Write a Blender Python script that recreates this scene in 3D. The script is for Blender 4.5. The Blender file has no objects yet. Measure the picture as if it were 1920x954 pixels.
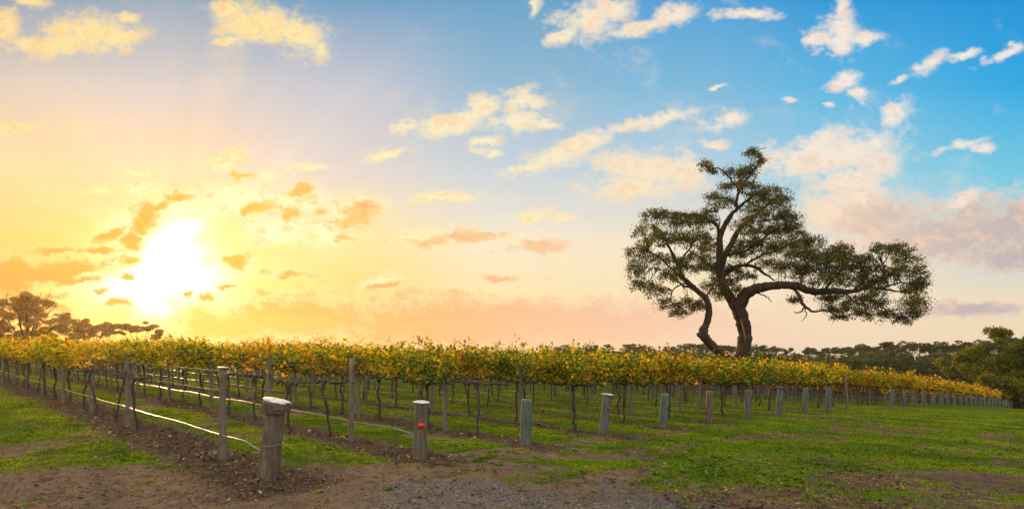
import bpy, math, random
import numpy as np
from mathutils import Vector, Matrix

scene = bpy.context.scene
COL = scene.collection
R = math.radians
random.seed(7)
RNG = np.random.default_rng(11)

# ------------------------------------------------------------------ camera
FPX = 1100.0          # focal length in photo pixels (photo is 1920 wide)
HORY = 645.0          # photo row of the horizon
CAMZ = 1.9
cam_d = bpy.data.cameras.new('camera')
cam = bpy.data.objects.new('camera', cam_d)
COL.objects.link(cam)
cam.location = (0, 0, CAMZ)
cam.rotation_euler = (R(90), 0, 0)
cam_d.sensor_width = 36.0
cam_d.lens = 36.0 * FPX / 1920.0
cam_d.shift_y = (HORY - 477.0) / 1920.0
cam_d.clip_start = 0.1
cam_d.clip_end = 6000
scene.camera = cam

scene.view_settings.view_transform = 'Standard'
scene.view_settings.look = 'None'
scene.view_settings.exposure = 0.0
scene.view_settings.gamma = 1.0
scene.view_settings.use_curve_mapping = False
scene.cycles.use_denoising = True
scene.cycles.max_bounces = 6
scene.cycles.diffuse_bounces = 3
scene.cycles.glossy_bounces = 2
scene.cycles.transmission_bounces = 4
scene.cycles.volume_bounces = 0
scene.cycles.sample_clamp_indirect = 4.0

# ------------------------------------------------------------------ world / sky
SUN_AZ = math.atan2((320 - 960) / FPX, 1.0)          # from +Y towards +X
SUN_EL = R(10.8)
SUN_STRENGTH = 5.0
SUN_ANGLE = 1.2
SUN_DIR = Vector((math.sin(SUN_AZ) * math.cos(SUN_EL), math.cos(SUN_AZ) * math.cos(SUN_EL), math.sin(SUN_EL)))


FILL_SKY = 2.1            # radiance of the unseen fill light added overhead and behind


def lin(c):
    def f(v):
        v = v / 255.0
        return v / 12.92 if v <= 0.04045 else ((v + 0.055) / 1.055) ** 2.4
    return (f(c[0]), f(c[1]), f(c[2]), 1.0)


world = bpy.data.worlds.new('World')
scene.world = world
world.use_nodes = True
NT = world.node_tree
NT.nodes.clear()


class G:
    """small helper to write node graphs as expressions"""
    def __init__(self, nt):
        self.nt = nt

    def n(self, t, **kw):
        nd = self.nt.nodes.new(t)
        for k, v in kw.items():
            setattr(nd, k, v)
        return nd

    def set(self, sock, v):
        if isinstance(v, bpy.types.NodeSocket):
            self.nt.links.new(v, sock)
        else:
            sock.default_value = v

    def m(self, op, a, b=0.0, c=0.0, clamp=False):
        nd = self.n('ShaderNodeMath', operation=op, use_clamp=clamp)
        self.set(nd.inputs[0], a); self.set(nd.inputs[1], b); self.set(nd.inputs[2], c)
        return nd.outputs[0]

    def vm(self, op, a, b=(0, 0, 0)):
        nd = self.n('ShaderNodeVectorMath', operation=op)
        self.set(nd.inputs[0], a)
        if op == 'SCALE':
            self.set(nd.inputs['Scale'], b)
        else:
            self.set(nd.inputs[1], b)
        return nd.outputs[1] if op in ('LENGTH', 'DOT_PRODUCT', 'DISTANCE') else nd.outputs[0]

    def rng(self, v, a, b, c=0.0, d=1.0, interp='SMOOTHSTEP'):
        nd = self.n('ShaderNodeMapRange', interpolation_type=interp, clamp=True)
        self.set(nd.inputs[0], v)
        for i, x in enumerate((a, b, c, d)):
            self.set(nd.inputs[1 + i], x)
        return nd.outputs[0]

    def mix(self, f, a, b, blend='MIX'):
        nd = self.n('ShaderNodeMix', data_type='RGBA', blend_type=blend)
        nd.clamp_factor = True
        self.set(nd.inputs[0], f); self.set(nd.inputs[6], a); self.set(nd.inputs[7], b)
        return nd.outputs[2]

    def ramp(self, f, stops, interp='LINEAR'):
        nd = self.n('ShaderNodeValToRGB')
        nd.color_ramp.interpolation = interp
        el = nd.color_ramp.elements
        while len(el) > 1:
            el.remove(el[-1])
        el[0].position = stops[0][0]; el[0].color = stops[0][1]
        for p, c in stops[1:]:
            e = el.new(p); e.color = c
        self.set(nd.inputs[0], f)
        return nd.outputs[0]

    def noise(self, vec, scale, detail=4.0, rough=0.55, dist=0.0, dim='3D'):
        nd = self.n('ShaderNodeTexNoise', noise_dimensions=dim)
        if vec is not None:
            self.set(nd.inputs['Vector'], vec)
        nd.inputs['Scale'].default_value = scale
        nd.inputs['Detail'].default_value = detail
        nd.inputs['Roughness'].default_value = rough
        nd.inputs['Distortion'].default_value = dist
        return nd.outputs[0], nd.outputs[1]


def build_world():
    g = G(NT)
    tc = g.n('ShaderNodeTexCoord').outputs['Generated']
    sep = g.n('ShaderNodeSeparateXYZ'); g.set(sep.inputs[0], tc)
    dy = g.m('MAXIMUM', sep.outputs[1], 0.15)
    U = g.m('DIVIDE', sep.outputs[0], dy)
    V = g.m('DIVIDE', sep.outputs[2], dy)
    # coordinates of the cloud plane in hundreds (11 units = 45 degrees)
    px = g.m('ADD', g.m('MULTIPLY', U, 11.0), 9.6)
    py = g.m('SUBTRACT', 6.45, g.m('MULTIPLY', V, 11.0))
    pv = g.n('ShaderNodeCombineXYZ'); g.set(pv.inputs[0], px); g.set(pv.inputs[1], py)
    P = pv.outputs[0]
    fx = g.m('DIVIDE', px, 19.2, clamp=True)
    xs = [0, 1 / 6, 2 / 6, 3 / 6, 4 / 6, 5 / 6, 1]
    rows = [
        (-4.0, [(96, 132, 170), (95, 135, 178), (70, 130, 185), (60, 130, 190), (45, 125, 200), (20, 110, 200), (10, 100, 195)]),
        (0.0, [(142, 165, 188), (150, 172, 194), (110, 162, 202), (106, 166, 206), (84, 165, 220), (44, 156, 222), (28, 150, 221)]),
        (1.6, [(224, 206, 190), (213, 204, 203), (198, 200, 212), (150, 190, 216), (128, 190, 224), (92, 186, 232), (46, 174, 232)]),
        (3.2, [(254, 214, 158), (252, 212, 170), (228, 216, 210), (204, 216, 224), (188, 214, 229), (152, 212, 233), (118, 206, 233)]),
        (4.5, [(255, 200, 100), (255, 206, 98), (255, 230, 160), (252, 237, 212), (250, 233, 208), (236, 226, 212), (178, 216, 226)]),
        (5.6, [(250, 188, 58), (255, 205, 74), (252, 200, 104), (255, 232, 176), (255, 233, 192), (252, 230, 200), (246, 228, 196)]),
        (6.4, [(235, 172, 22), (235, 162, 14), (240, 166, 80), (250, 194, 156), (250, 208, 184), (252, 226, 194), (253, 227, 194)]),
    ]
    cur = None
    for (y, cols) in rows:
        r = g.ramp(fx, [(p, lin(c)) for p, c in zip(xs, cols)], 'B_SPLINE' if False else 'EASE')
        if cur is None:
            cur = r
        else:
            cur = g.mix(g.rng(py, prev, y, interp='LINEAR'), cur, r)
        prev = y
    # physical sky under the graded air colour
    sk = g.n('ShaderNodeTexSky', sky_type='NISHITA')
    sk.sun_disc = False
    sk.sun_elevation = SUN_EL
    sk.sun_rotation = SUN_AZ
    sk.air_density = 1.0; sk.dust_density = 1.5; sk.ozone_density = 1.5
    nish = g.vm('SCALE', sk.outputs[0], 0.05)
    cur = g.mix(0.06, cur, nish)

    # noise fields
    st = g.n('ShaderNodeVectorMath', operation='MULTIPLY'); g.set(st.inputs[0], P); st.inputs[1].default_value = (1.0, 1.4, 1.0)
    st = st.outputs[0]
    nA, cA = g.noise(st, 2.0, 5.0, 0.6, 0.0)
    nB, _ = g.noise(g.vm('ADD', st, (31.3, 7.7, 2.0)), 5.2, 5.0, 0.62, 0.0)
    nL, _ = g.noise(g.vm('ADD', st, (3.3, 17.7, 5.0)), 0.6, 3.0, 0.55, 0.0)
    warp = g.vm('MULTIPLY', g.vm('SUBTRACT', cA, (0.5, 0.5, 0.5)), (0.55, 0.40, 0.0))
    PW = g.vm('ADD', P, warp)
    ROT = {0: PW}
    for a_ in (-40, -25, -12, 10, 22):
        mp = g.n('ShaderNodeMapping', vector_type='POINT')
        g.set(mp.inputs[0], PW)
        mp.inputs['Rotation'].default_value = (0, 0, R(-a_))
        ROT[a_] = mp.outputs[0]

    def field(blobs):
        acc = None
        off = None
        for k, b in enumerate(blobs):
            x, y, rx, ry = (v / 100 for v in b[:4])
            rot = b[4] if len(b) > 4 else 0
            q = min(ROT, key=lambda t: abs(t - rot))
            c_, s_ = math.cos(R(-q)), math.sin(R(-q))
            cx, cy = x * c_ - y * s_, x * s_ + y * c_
            nd = g.n('ShaderNodeVectorMath', operation='MULTIPLY_ADD')
            if k % 5 == 4:      # keeps the shader's evaluation order sequential (small stack)
                hold = g.n('ShaderNodeVectorMath', operation='MULTIPLY_ADD')
                g.set(hold.inputs[0], acc); hold.inputs[1].default_value = (0, 0, 1e-6)
                hold.inputs[2].default_value = (-cx / rx, -cy / ry, 0)
                off = hold.outputs[0]
                g.set(nd.inputs[2], off)
            else:
                nd.inputs[2].default_value = (-cx / rx, -cy / ry, 0)
            g.set(nd.inputs[0], ROT[q]); nd.inputs[1].default_value = (1 / rx, 1 / ry, 0)
            r = g.vm('LENGTH', nd.outputs[0])
            if acc is None:
                acc = r
            else:
                nd = g.n('ShaderNodeMath', operation='SMOOTH_MIN')
                g.set(nd.inputs[0], acc); g.set(nd.inputs[1], r); nd.inputs[2].default_value = 0.25
                acc = nd.outputs[0]
        return acc

    # ---- sun glow (directional, around the sun)
    rs = field([(322, 484, 56, 44), (258, 543, 70, 22), (345, 525, 60, 30), (338, 434, 32, 16), (285, 570, 30, 24), (300, 520, 60, 40)])
    sunP = g.n('ShaderNodeVectorMath', operation='SUBTRACT')
    g.set(sunP.inputs[0], P); sunP.inputs[1].default_value = (3.2, 4.9, 0)
    r0 = g.vm('LENGTH', sunP.outputs[0])
    glow_core = g.m('MULTIPLY', g.m('EXPONENT', g.m('MULTIPLY', g.m('POWER', g.m('DIVIDE', rs, 0.82), 1.25), -1.0)), 3.2)
    glow_mid = g.m('MULTIPLY', g.m('EXPONENT', g.m('DIVIDE', r0, -0.8)), 0.6)
    glow_far = g.m('MULTIPLY', g.m('EXPONENT', g.m('DIVIDE', r0, -2.4)), 0.03)
    rdir = g.n('ShaderNodeVectorMath', operation='NORMALIZE'); g.set(rdir.inputs[0], sunP.outputs[0])
    rn_, _ = g.noise(rdir.outputs[0], 5.0, 2.0, 0.6)
    rays = g.m('MULTIPLY', g.m('MULTIPLY', g.m('SUBTRACT', rn_, 0.5), g.m('EXPONENT', g.m('DIVIDE', r0, -3.2))), 0.36)
    rays = g.m('MULTIPLY', rays, g.rng(r0, 0.3, 1.6))

    def tint(f, c):
        return g.vm('SCALE', c, f)
    cur = g.vm('ADD', cur, tint(glow_mid, (1.0, 0.52, 0.10)))
    cur = g.vm('ADD', cur, tint(rays, (0.9, 0.75, 0.45)))
    cur = g.vm('ADD', cur, tint(glow_far, (1.0, 0.62, 0.12)))

    LIT = [
        (165, 58, 82, 30, -5), (115, 85, 60, 20, -10), (12, 48, 24, 34), (45, 85, 32, 16), (212, 78, 62, 20, -8), (238, 34, 24, 12), (58, 3, 36, 12),
        (488, 46, 84, 38, 10), (560, 68, 55, 36, 20), (596, 96, 20, 18), (430, 18, 34, 18), (425, 80, 30, 8),
        (1100, 38, 60, 36, -15), (1058, 65, 46, 17, -20), (1150, 18, 40, 24), (1200, 55, 62, 14, -15), (1262, 30, 44, 20, -20), (1000, 15, 12, 22, 30),
        (1577, 58, 30, 40), (1572, 74, 46, 22), (1530, 74, 30, 12, -20), (1575, 88, 25, 16), (1622, 74, 32, 12, -15), (1582, 18, 14, 24),
        (868, 225, 56, 20, -20), (830, 238, 44, 18), (757, 236, 24, 14), (908, 198, 32, 20, -20), (965, 228, 54, 18, 5), (985, 192, 42, 24), (908, 265, 32, 10), (918, 285, 24, 8), (1022, 233, 30, 8),
        (720, 292, 42, 10, -12),
        (1232, 225, 78, 13, -12), (1178, 237, 30, 8, -15), (1365, 225, 38, 15, -12), (1345, 268, 22, 9), (1338, 165, 24, 6, -15), (1405, 28, 56, 9, 5),
        (1210, 318, 96, 36, 8), (1190, 352, 88, 24), (1098, 268, 62, 17, -25), (1040, 298, 54, 18, -15), (990, 315, 46, 10, -10), (1288, 325, 46, 32),
        (1570, 292, 116, 38, -10), (1530, 272, 60, 24, -20), (1490, 302, 60, 34), (1650, 308, 38, 34), (1600, 342, 80, 30), (1640, 268, 16, 14, -50),
        (1740, 120, 40, 13, -25), (1810, 105, 26, 9, -10), (1888, 100, 44, 9, -20), (1690, 150, 14, 7, -45), (1588, 152, 28, 13, -20), (1608, 178, 16, 14), (1480, 188, 12, 4), (1550, 198, 11, 6),
        (1800, 272, 44, 11, -15), (1845, 280, 20, 9), (1678, 215, 34, 18, -35),
        (840, 371, 64, 11, 3), (1000, 405, 40, 11, -15), (1060, 410, 26, 10), (1800, 382, 48, 16, -22),
        (425, 302, 38, 18, -20), (260, 322, 32, 8), (182, 358, 27, 10), (500, 332, 25, 12), (560, 378, 62, 24), (430, 372, 90, 28), (265, 352, 40, 12), (520, 432, 60, 28), (345, 400, 60, 30), (580, 315, 40, 8),
        (660, 400, 66, 30, -8), (795, 448, 52, 16, -3), (715, 528, 44, 14, -12), (610, 440, 30, 22), (30, 238, 44, 12), (230, 425, 60, 30),
        (1560, 400, 60, 40), (1610, 375, 60, 25),
    ]
    DARK = [
        (212, 440, 34, 12, -20), (196, 468, 30, 8), (185, 545, 26, 7, 5), (110, 468, 60, 8, 3), (300, 392, 26, 10, -25), (562, 358, 36, 12, -10), (600, 402, 18, 10), (640, 444, 26, 7), (486, 392, 34, 9, -12), (330, 372, 30, 9, -15), (70, 556, 70, 9),
        (268, 412, 38, 30, -35), (245, 455, 24, 30, 10), (238, 488, 36, 14), (440, 493, 36, 15), (70, 512, 120, 24, 3), (150, 502, 70, 16), (0, 520, 90, 42), (160, 525, 40, 10),
        (538, 514, 42, 8, -3), (246, 519, 14, 6), (220, 570, 34, 10, 5), (350, 551, 12, 8), (388, 556, 20, 9), (425, 536, 26, 5),
        (668, 408, 50, 22, -10), (892, 441, 56, 10, -3), (800, 452, 40, 10), (1012, 463, 64, 13, -3), (932, 518, 40, 7, -3), (718, 532, 36, 8, -12), (455, 330, 24, 10), (545, 400, 22, 14),
        (560, 598, 190, 42, 0), (900, 612, 400, 58, 0), (1180, 608, 260, 46, 0), (420, 610, 110, 40), (40, 585, 120, 14),
        (1770, 445, 190, 52, 0), (1640, 412, 90, 36, -8), (1880, 430, 130, 56, -8), (1900, 480, 110, 30), (1820, 400, 40, 16, -20),
        (1820, 582, 100, 14, 0), (1720, 592, 50, 9, 0),
    ]
    nmix = g.m('ADD', g.m('MULTIPLY', g.m('SUBTRACT', nA, 0.5), 2.3), g.m('MULTIPLY', g.m('SUBTRACT', nB, 0.5), 1.4))
    nmix = g.m('MULTIPLY', nmix, g.rng(py, 5.2, 5.8, 1.0, 0.5))
    # faint loose wisps all over the sky
    wisp = g.m('MULTIPLY', g.rng(g.m('ADD', nL, g.m('MULTIPLY', g.m('SUBTRACT', nB, 0.5), 0.35)), 0.54, 0.80), 0.32)
    litc = g.ramp(fx, [(0, lin((255, 226, 160))), (0.25, lin((255, 232, 165))), (0.45, lin((255, 240, 200))), (0.6, lin((254, 234, 205))), (0.8, lin((253, 236, 218))), (1, lin((250, 238, 228)))])
    litlow = g.ramp(fx, [(0, lin((255, 240, 160))), (0.25, lin((255, 253, 205))), (0.45, lin((255, 240, 180))), (0.7, lin((254, 228, 190))), (1, lin((253, 226, 205)))])
    litc = g.mix(g.rng(py, 2.2, 4.2), litc, litlow)
    # a little rose-grey where the cloud is thick or turned from the sun
    shadec = g.ramp(fx, [(0, lin((250, 200, 140))), (0.3, lin((252, 208, 140))), (0.6, lin((246, 214, 180))), (1, lin((226, 212, 212)))])
    litc = g.mix(g.m('MULTIPLY', g.rng(g.m('ADD', g.m('MULTIPLY', nB, 0.5), g.m('MULTIPLY', nA, 0.5)), 0.47, 0.62), 0.7), litc, shadec)
    darkc = g.ramp(fx, [(0, lin((240, 146, 52))), (0.14, lin((232, 138, 18))), (0.24, lin((238, 158, 26))), (0.36, lin((244, 164, 92))), (0.5, lin((248, 184, 140))), (0.66, lin((244, 200, 180))), (0.8, lin((234, 202, 182))), (0.9, lin((204, 186, 184))), (1, lin((190, 176, 186)))])
    darkh = g.ramp(fx, [(0, lin((250, 176, 84))), (0.14, lin((244, 176, 62))), (0.24, lin((250, 200, 78))), (0.36, lin((250, 200, 124))), (0.5, lin((248, 202, 156))), (0.66, lin((244, 206, 184))), (0.8, lin((236, 206, 184))), (0.9, lin((208, 192, 182))), (1, lin((198, 184, 182)))])
    darkc = g.mix(g.rng(py, 4.6, 5.6), darkh, darkc)
    darkc2 = g.ramp(fx, [(0, lin((250, 168, 50))), (0.2, lin((245, 172, 36))), (0.36, lin((246, 168, 94))), (0.5, lin((252, 196, 152))), (0.8, lin((250, 220, 190))), (1, lin((246, 208, 176)))])
    darkc = g.mix(g.m('MAXIMUM', g.m('MULTIPLY', g.rng(nA, 0.48, 0.7), 0.7), g.rng(py, 5.7, 6.5)), darkc, darkc2)
    # unseen bright sky added overhead and behind the viewer to light the ground
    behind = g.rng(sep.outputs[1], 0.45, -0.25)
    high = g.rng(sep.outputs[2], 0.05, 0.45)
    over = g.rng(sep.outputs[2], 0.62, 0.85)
    fill_mask = g.m('MAXIMUM', g.m('MULTIPLY', behind, high), over)
    clear = g.mix(fill_mask, cur, (FILL_SKY * 1.0, FILL_SKY * 0.94, FILL_SKY * 0.84, 1.0))
    cur = g.mix(wisp, cur, litc)
    burst = tint(glow_core, (1.0, 0.93, 0.72))

    def column(x0, x1):
        lit = [b for b in LIT if x0 - 100 < b[0] + b[2] * 1.5 and b[0] - b[2] * 1.5 < x1 + 100]
        dark = [b for b in DARK if x0 - 100 < b[0] + b[2] * 1.5 and b[0] - b[2] * 1.5 < x1 + 100]
        rL, rD = field(lit), field(dark)
        rL2 = g.m('MINIMUM', rL, g.m('ADD', g.m('MULTIPLY', rD, 0.92), 0.02))
        dL = g.rng(g.m('ADD', g.m('SUBTRACT', 1.26, rL2), nmix), -0.28, 0.95)
        dD = g.rng(g.m('ADD', g.m('SUBTRACT', 1.14, rD), g.m('MULTIPLY', nmix, 0.95)), -0.22, 0.80)
        c = g.mix(g.m('MULTIPLY', dL, 0.94), cur, litc)
        # the sun's own burst shines through thin cloud
        c = g.vm('ADD', c, burst)
        c = g.mix(g.m('MULTIPLY', dD, 0.97), c, darkc)
        bg = g.n('ShaderNodeBackground'); g.set(bg.inputs[0], c)
        return bg.outputs[0]

    def branch(f, a, b):
        nd = g.n('ShaderNodeMixShader')
        g.set(nd.inputs[0], f); g.set(nd.inputs[1], a); g.set(nd.inputs[2], b)
        return nd.outputs[0]

    bounds = [-300, 300, 600, 1000, 1400, 2300]
    acc = column(bounds[0], bounds[1])
    for x0, x1 in zip(bounds[1:], bounds[2:]):
        acc = branch(g.m('GREATER_THAN', px, x0 / 100), acc, column(x0, x1))
    # beyond the stretch of sky that carries clouds there is clear air plus the added fill
    inside = g.m('MULTIPLY', g.m('MULTIPLY', g.m('GREATER_THAN', px, -2.0), g.m('LESS_THAN', px, 21.2)),
                 g.m('MULTIPLY', g.m('GREATER_THAN', py, -1.5), g.m('LESS_THAN', py, 7.2)))
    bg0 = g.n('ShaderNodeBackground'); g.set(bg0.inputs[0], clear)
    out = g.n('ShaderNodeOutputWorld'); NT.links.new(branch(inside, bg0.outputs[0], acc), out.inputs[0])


build_world()
world.cycles.sampling_method = 'MANUAL'
world.cycles.sample_map_resolution = 512

sun_d = bpy.data.lights.new('sun', 'SUN')
sun_d.energy = SUN_STRENGTH
sun_d.angle = R(SUN_ANGLE)
sun_d.color = (1.0, 0.64, 0.26)
sun_o = bpy.data.objects.new('sun', sun_d)
COL.objects.link(sun_o)
sun_o.rotation_euler = (-SUN_DIR).to_track_quat('-Z', 'Y').to_euler()
sun_o.location = SUN_DIR * 200

HAZE_DENSITY = 0.00025
#@@REST
# ------------------------------------------------------------------ helpers
def tag(o, label=None, cat=None, group=None, kind=None):
    if label: o['label'] = label
    if cat: o['category'] = cat
    if group: o['group'] = group
    if kind: o['kind'] = kind
    return o


def empty(name, loc, rz=0.0):
    o = bpy.data.objects.new(name, None)
    COL.objects.link(o)
    o.location = loc
    o.rotation_euler = (0, 0, rz)
    o.empty_display_size = 0.2
    return o


def fast_mesh(name, verts, faces_flat, sizes, smooth=False):
    """verts (N,3); faces_flat loop vertex indices; sizes per face"""
    me = bpy.data.meshes.new(name)
    verts = np.asarray(verts, dtype=np.float32)
    faces_flat = np.asarray(faces_flat, dtype=np.int32)
    sizes = np.asarray(sizes, dtype=np.int32)
    me.vertices.add(len(verts)); me.vertices.foreach_set('co', verts.ravel())
    me.loops.add(len(faces_flat)); me.loops.foreach_set('vertex_index', faces_flat)
    me.polygons.add(len(sizes))
    starts = np.concatenate(([0], np.cumsum(sizes)[:-1])).astype(np.int32)
    me.polygons.foreach_set('loop_start', starts)
    if smooth:
        me.polygons.foreach_set('use_smooth', np.ones(len(sizes), dtype=bool))
    me.update(calc_edges=True)
    return me


class MB:
    """collects tubes and pieces into ONE mesh"""
    def __init__(self):
        self.v = []; self.f = []

    def add(self, verts, faces):
        o = len(self.v)
        self.v += [tuple(x) for x in verts]
        self.f += [tuple(i + o for i in fc) for fc in faces]

    def tube(self, pts, rad, sides=8, rough=0.0, cap=True, seed=0):
        rn = random.Random(seed)
        pts = [Vector(p) for p in pts]
        n = len(pts)
        up = Vector((0.13, 0.31, 0.94))
        verts = []
        t0 = (pts[1] - pts[0]).normalized()
        a = t0.cross(up)
        if a.length < 1e-3:
            a = t0.cross(Vector((1, 0, 0)))
        a.normalize()
        for i, p in enumerate(pts):
            t = (pts[min(i + 1, n - 1)] - pts[max(i - 1, 0)]).normalized()
            a = (a - t * a.dot(t)).normalized()
            b = t.cross(a)
            for k in range(sides):
                an = 2 * math.pi * k / sides
                r = rad[i] * (1 + rough * (rn.random() - 0.5) * 2)
                verts.append(p + (a * math.cos(an) + b * math.sin(an)) * r)
        faces = []
        for i in range(n - 1):
            for k in range(sides):
                k2 = (k + 1) % sides
                faces.append((i * sides + k, i * sides + k2, (i + 1) * sides + k2, (i + 1) * sides + k))
        if cap:
            faces.append(tuple(range(sides))[::-1])
            faces.append(tuple((n - 1) * sides + k for k in range(sides)))
        self.add(verts, faces)

    def mesh(self, name, smooth=True):
        me = bpy.data.meshes.new(name)
        me.from_pydata(self.v, [], self.f)
        if smooth:
            me.polygons.foreach_set('use_smooth', [True] * len(self.f))
        me.update()
        return me


def obj(name, me, mat=None, parent=None, loc=(0, 0, 0)):
    o = bpy.data.objects.new(name, me)
    COL.objects.link(o)
    o.location = loc
    if mat is not None and len(me.materials) == 0:
        me.materials.append(mat)
    if parent is not None:
        o.parent = parent
    return o


def kids(o):
    return [c for c in bpy.data.objects if c.parent == o]


def smooth_path(pts, per=4):
    """Catmull-Rom through points of any width (numpy rows)"""
    P = np.asarray(pts, dtype=float)
    n = len(P)
    out = []
    for i in range(n - 1):
        p0, p1, p2, p3 = P[max(i - 1, 0)], P[i], P[i + 1], P[min(i + 2, n - 1)]
        for k in range(per):
            t = k / per
            out.append(0.5 * ((2 * p1) + (-p0 + p2) * t + (2 * p0 - 5 * p1 + 4 * p2 - p3) * t * t + (-p0 + 3 * p1 - 3 * p2 + p3) * t ** 3))
    out.append(P[-1])
    return np.array(out)


# ------------------------------------------------------------------ terrain function
P1 = np.array([-3.45, 8.3])
UH = np.array([0.715, 0.700])      # along the row ends (headland)
VR = np.array([-0.725, 0.689])     # along a vine row, away from the headland
_M = np.linalg.inv(np.array([[UH[0], VR[0]], [UH[1], VR[1]]]))
ROW = 2.6


def st_of(x, y):
    dx, dy = x - P1[0], y - P1[1]
    return _M[0, 0] * dx + _M[0, 1] * dy, _M[1, 0] * dx + _M[1, 1] * dy


def xy_of(s, t):
    return P1[0] + s * UH[0] + t * VR[0], P1[1] + s * UH[1] + t * VR[1]


def ground(x, y):
    x = np.asarray(x, float); y = np.asarray(y, float)
    s, t = st_of(x, y)
    sp = (s + np.sqrt(s * s + 9)) / 2 - 1.0
    se = np.where(sp > 100, 100 + 50 * np.tanh((sp - 100) / 50), sp)
    z = -0.030 * se - 0.069 * (np.sqrt(se * se + 3600) - 60)
    tt = np.clip(t, 0, 110)
    z = z + 0.004 * tt * np.exp(-np.maximum(s, 0) / 60.0)
    far = np.clip((np.maximum(t - 112, 0)) / 60.0, 0, 1)
    z = z - 3.0 * far * far
    return z


def gz(x, y):
    return float(ground(x, y))


# value noise (numpy)
_perm = np.random.default_rng(5).random((512, 512))


def vnoise(x, y):
    xi = np.floor(x).astype(int); yi = np.floor(y).astype(int)
    fx = x - xi; fy = y - yi
    fx = fx * fx * (3 - 2 * fx); fy = fy * fy * (3 - 2 * fy)
    a = _perm[xi % 512, yi % 512]; b = _perm[(xi + 1) % 512, yi % 512]
    c = _perm[xi % 512, (yi + 1) % 512]; d = _perm[(xi + 1) % 512, (yi + 1) % 512]
    return (a * (1 - fx) + b * fx) * (1 - fy) + (c * (1 - fx) + d * fx) * fy


def fbm(x, y, oct=4):
    v = 0; a = 0.5; tot = 0
    for i in range(oct):
        v = v + a * vnoise(x * 2 ** i + 37.3 * i, y * 2 ** i + 11.9 * i); tot += a; a *= 0.5
    return v / tot


def sstep(v, a, b):
    q = np.clip((v - a) / (b - a), 0, 1)
    return q * q * (3 - 2 * q)


def covers(x, y):
    """grass cover, bare soil darkness and gravel share at a ground point, all 0..1"""
    x = np.asarray(x, float); y = np.asarray(y, float)
    s, t = st_of(x, y)
    n1 = fbm(x * 0.55, y * 0.55, 5)
    n2 = fbm(x * 2.1 + 40, y * 2.1, 4)
    n3 = fbm(x * 0.18 + 9, y * 0.18 + 4, 3)
    n4 = fbm(x * 6.0 + 3, y * 6.0 + 8, 3)
    mix = 0.5 * n1 + 0.3 * n2 + 0.2 * n4           # about 0.25..0.75
    # bare strip under every vine row
    i = np.round(s / ROW)
    ds = np.abs(s - i * ROW)
    inrow = (i >= 0) & (t > -0.9)
    wid = np.where(i <= 0, 0.74, np.where(i <= 2, 0.52, np.where(i <= 3, 0.38, 0.26))) * (0.7 + 0.7 * n1)
    strip = (1 - sstep(ds, wid * 0.55, wid * 1.25)) * inrow
    strip = strip * np.where(i <= 3, 1.0, 0.75)
    # worn vehicle track along the near edge and out to the left of the first row
    yy = y + 2.4 * (n1 - 0.5) + 1.5 * (n3 - 0.5) + 1.2 * (n2 - 0.5)
    edge = 8.25 - 0.10 * np.clip(x, 0, 4) - 0.30 * np.clip(x - 3.0, 0, 9) + 0.35 * np.exp(-((x + 3) / 1.6) ** 2)
    track = (1 - sstep(yy, edge - 1.0, edge + 1.5)) * 1.25
    track = np.clip(track - 0.55 * sstep(0.5 * n2 + 0.5 * n4, 0.46, 0.60) * (0.35 + 0.65 * (n3 > 0.45)), 0, 1)
    track = track * (1 - 0.75 * sstep(x + 1.5 * (n1 - 0.5), 2.6, 5.0))
    # bare ground round the first end post
    d0 = np.hypot((x + 2.9) / 1.5, (y - 8.4) / 0.7)
    bare = 1 - sstep(d0 + 1.1 * (mix - 0.5), 0.55, 1.15)
    for (cx, cy, rx, ry, k) in ((1.45, 10.6, 0.95, 0.5, 0.9), (7.2, 9.6, 1.5, 0.6, 0.75), (-8.6, 13.0, 1.2, 1.4, 0.6), (4.6, 10.9, 0.8, 0.3, 0.5), (0.0, 9.4, 1.2, 0.35, 0.7), (-0.6, 8.9, 1.4, .3, .7)):
        d = np.hypot((x - cx) / rx, (y - cy) / ry)
        bare = np.maximum(bare, k * (1 - sstep(d + 1.3 * (mix - 0.5), 0.45, 1.1)))
    nw = fbm(s * 0.28 + 3, t * 1.3 + 5, 4)           # wheel streaks along the headland
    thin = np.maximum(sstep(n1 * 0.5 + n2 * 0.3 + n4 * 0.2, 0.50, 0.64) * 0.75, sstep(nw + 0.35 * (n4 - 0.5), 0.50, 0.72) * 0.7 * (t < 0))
    thin = np.maximum(thin, (1 - sstep(y, 8.5, 12.5)) * sstep(0.5 * n1 + 0.3 * n2 + 0.2 * n4, 0.40, 0.60) * 0.62)  # thinner, darker cover toward the viewer; foreground shade is partly put into it
    soil = np.clip(strip * (0.55 + 0.9 * mix), 0, 1)
    # little heaps of dark soil at the feet of the end posts
    heap = (1 - sstep(np.hypot(ds / 0.55, (t + 0.05) / 0.7) + 0.8 * (mix - 0.5), 0.5, 1.1)) * (i >= 0) * (i < 30)
    soil = np.maximum(soil, heap)
    naked = np.maximum.reduce([soil, np.clip(track * (1.2 - 0.35 * sstep(n2, 0.45, 0.7)), 0, 1), bare])
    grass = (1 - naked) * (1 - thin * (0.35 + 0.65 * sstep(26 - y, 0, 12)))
    grass = np.clip(grass - 0.25 * sstep(n4, 0.45, 0.75), 0, 1)
    gravel = (1 - sstep(np.abs(x - 0.9) / 2.7 + 1.2 * (n1 - 0.5), 0.4, 1.15)) * (1 - sstep(y + 2.0 * (n1 - 0.5) + 0.8 * (n2 - .5), 7.3, 8.3))
    return grass, np.maximum(soil, 0.75 * thin * (x > 2)), np.clip(gravel, 0, 1), track


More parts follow.
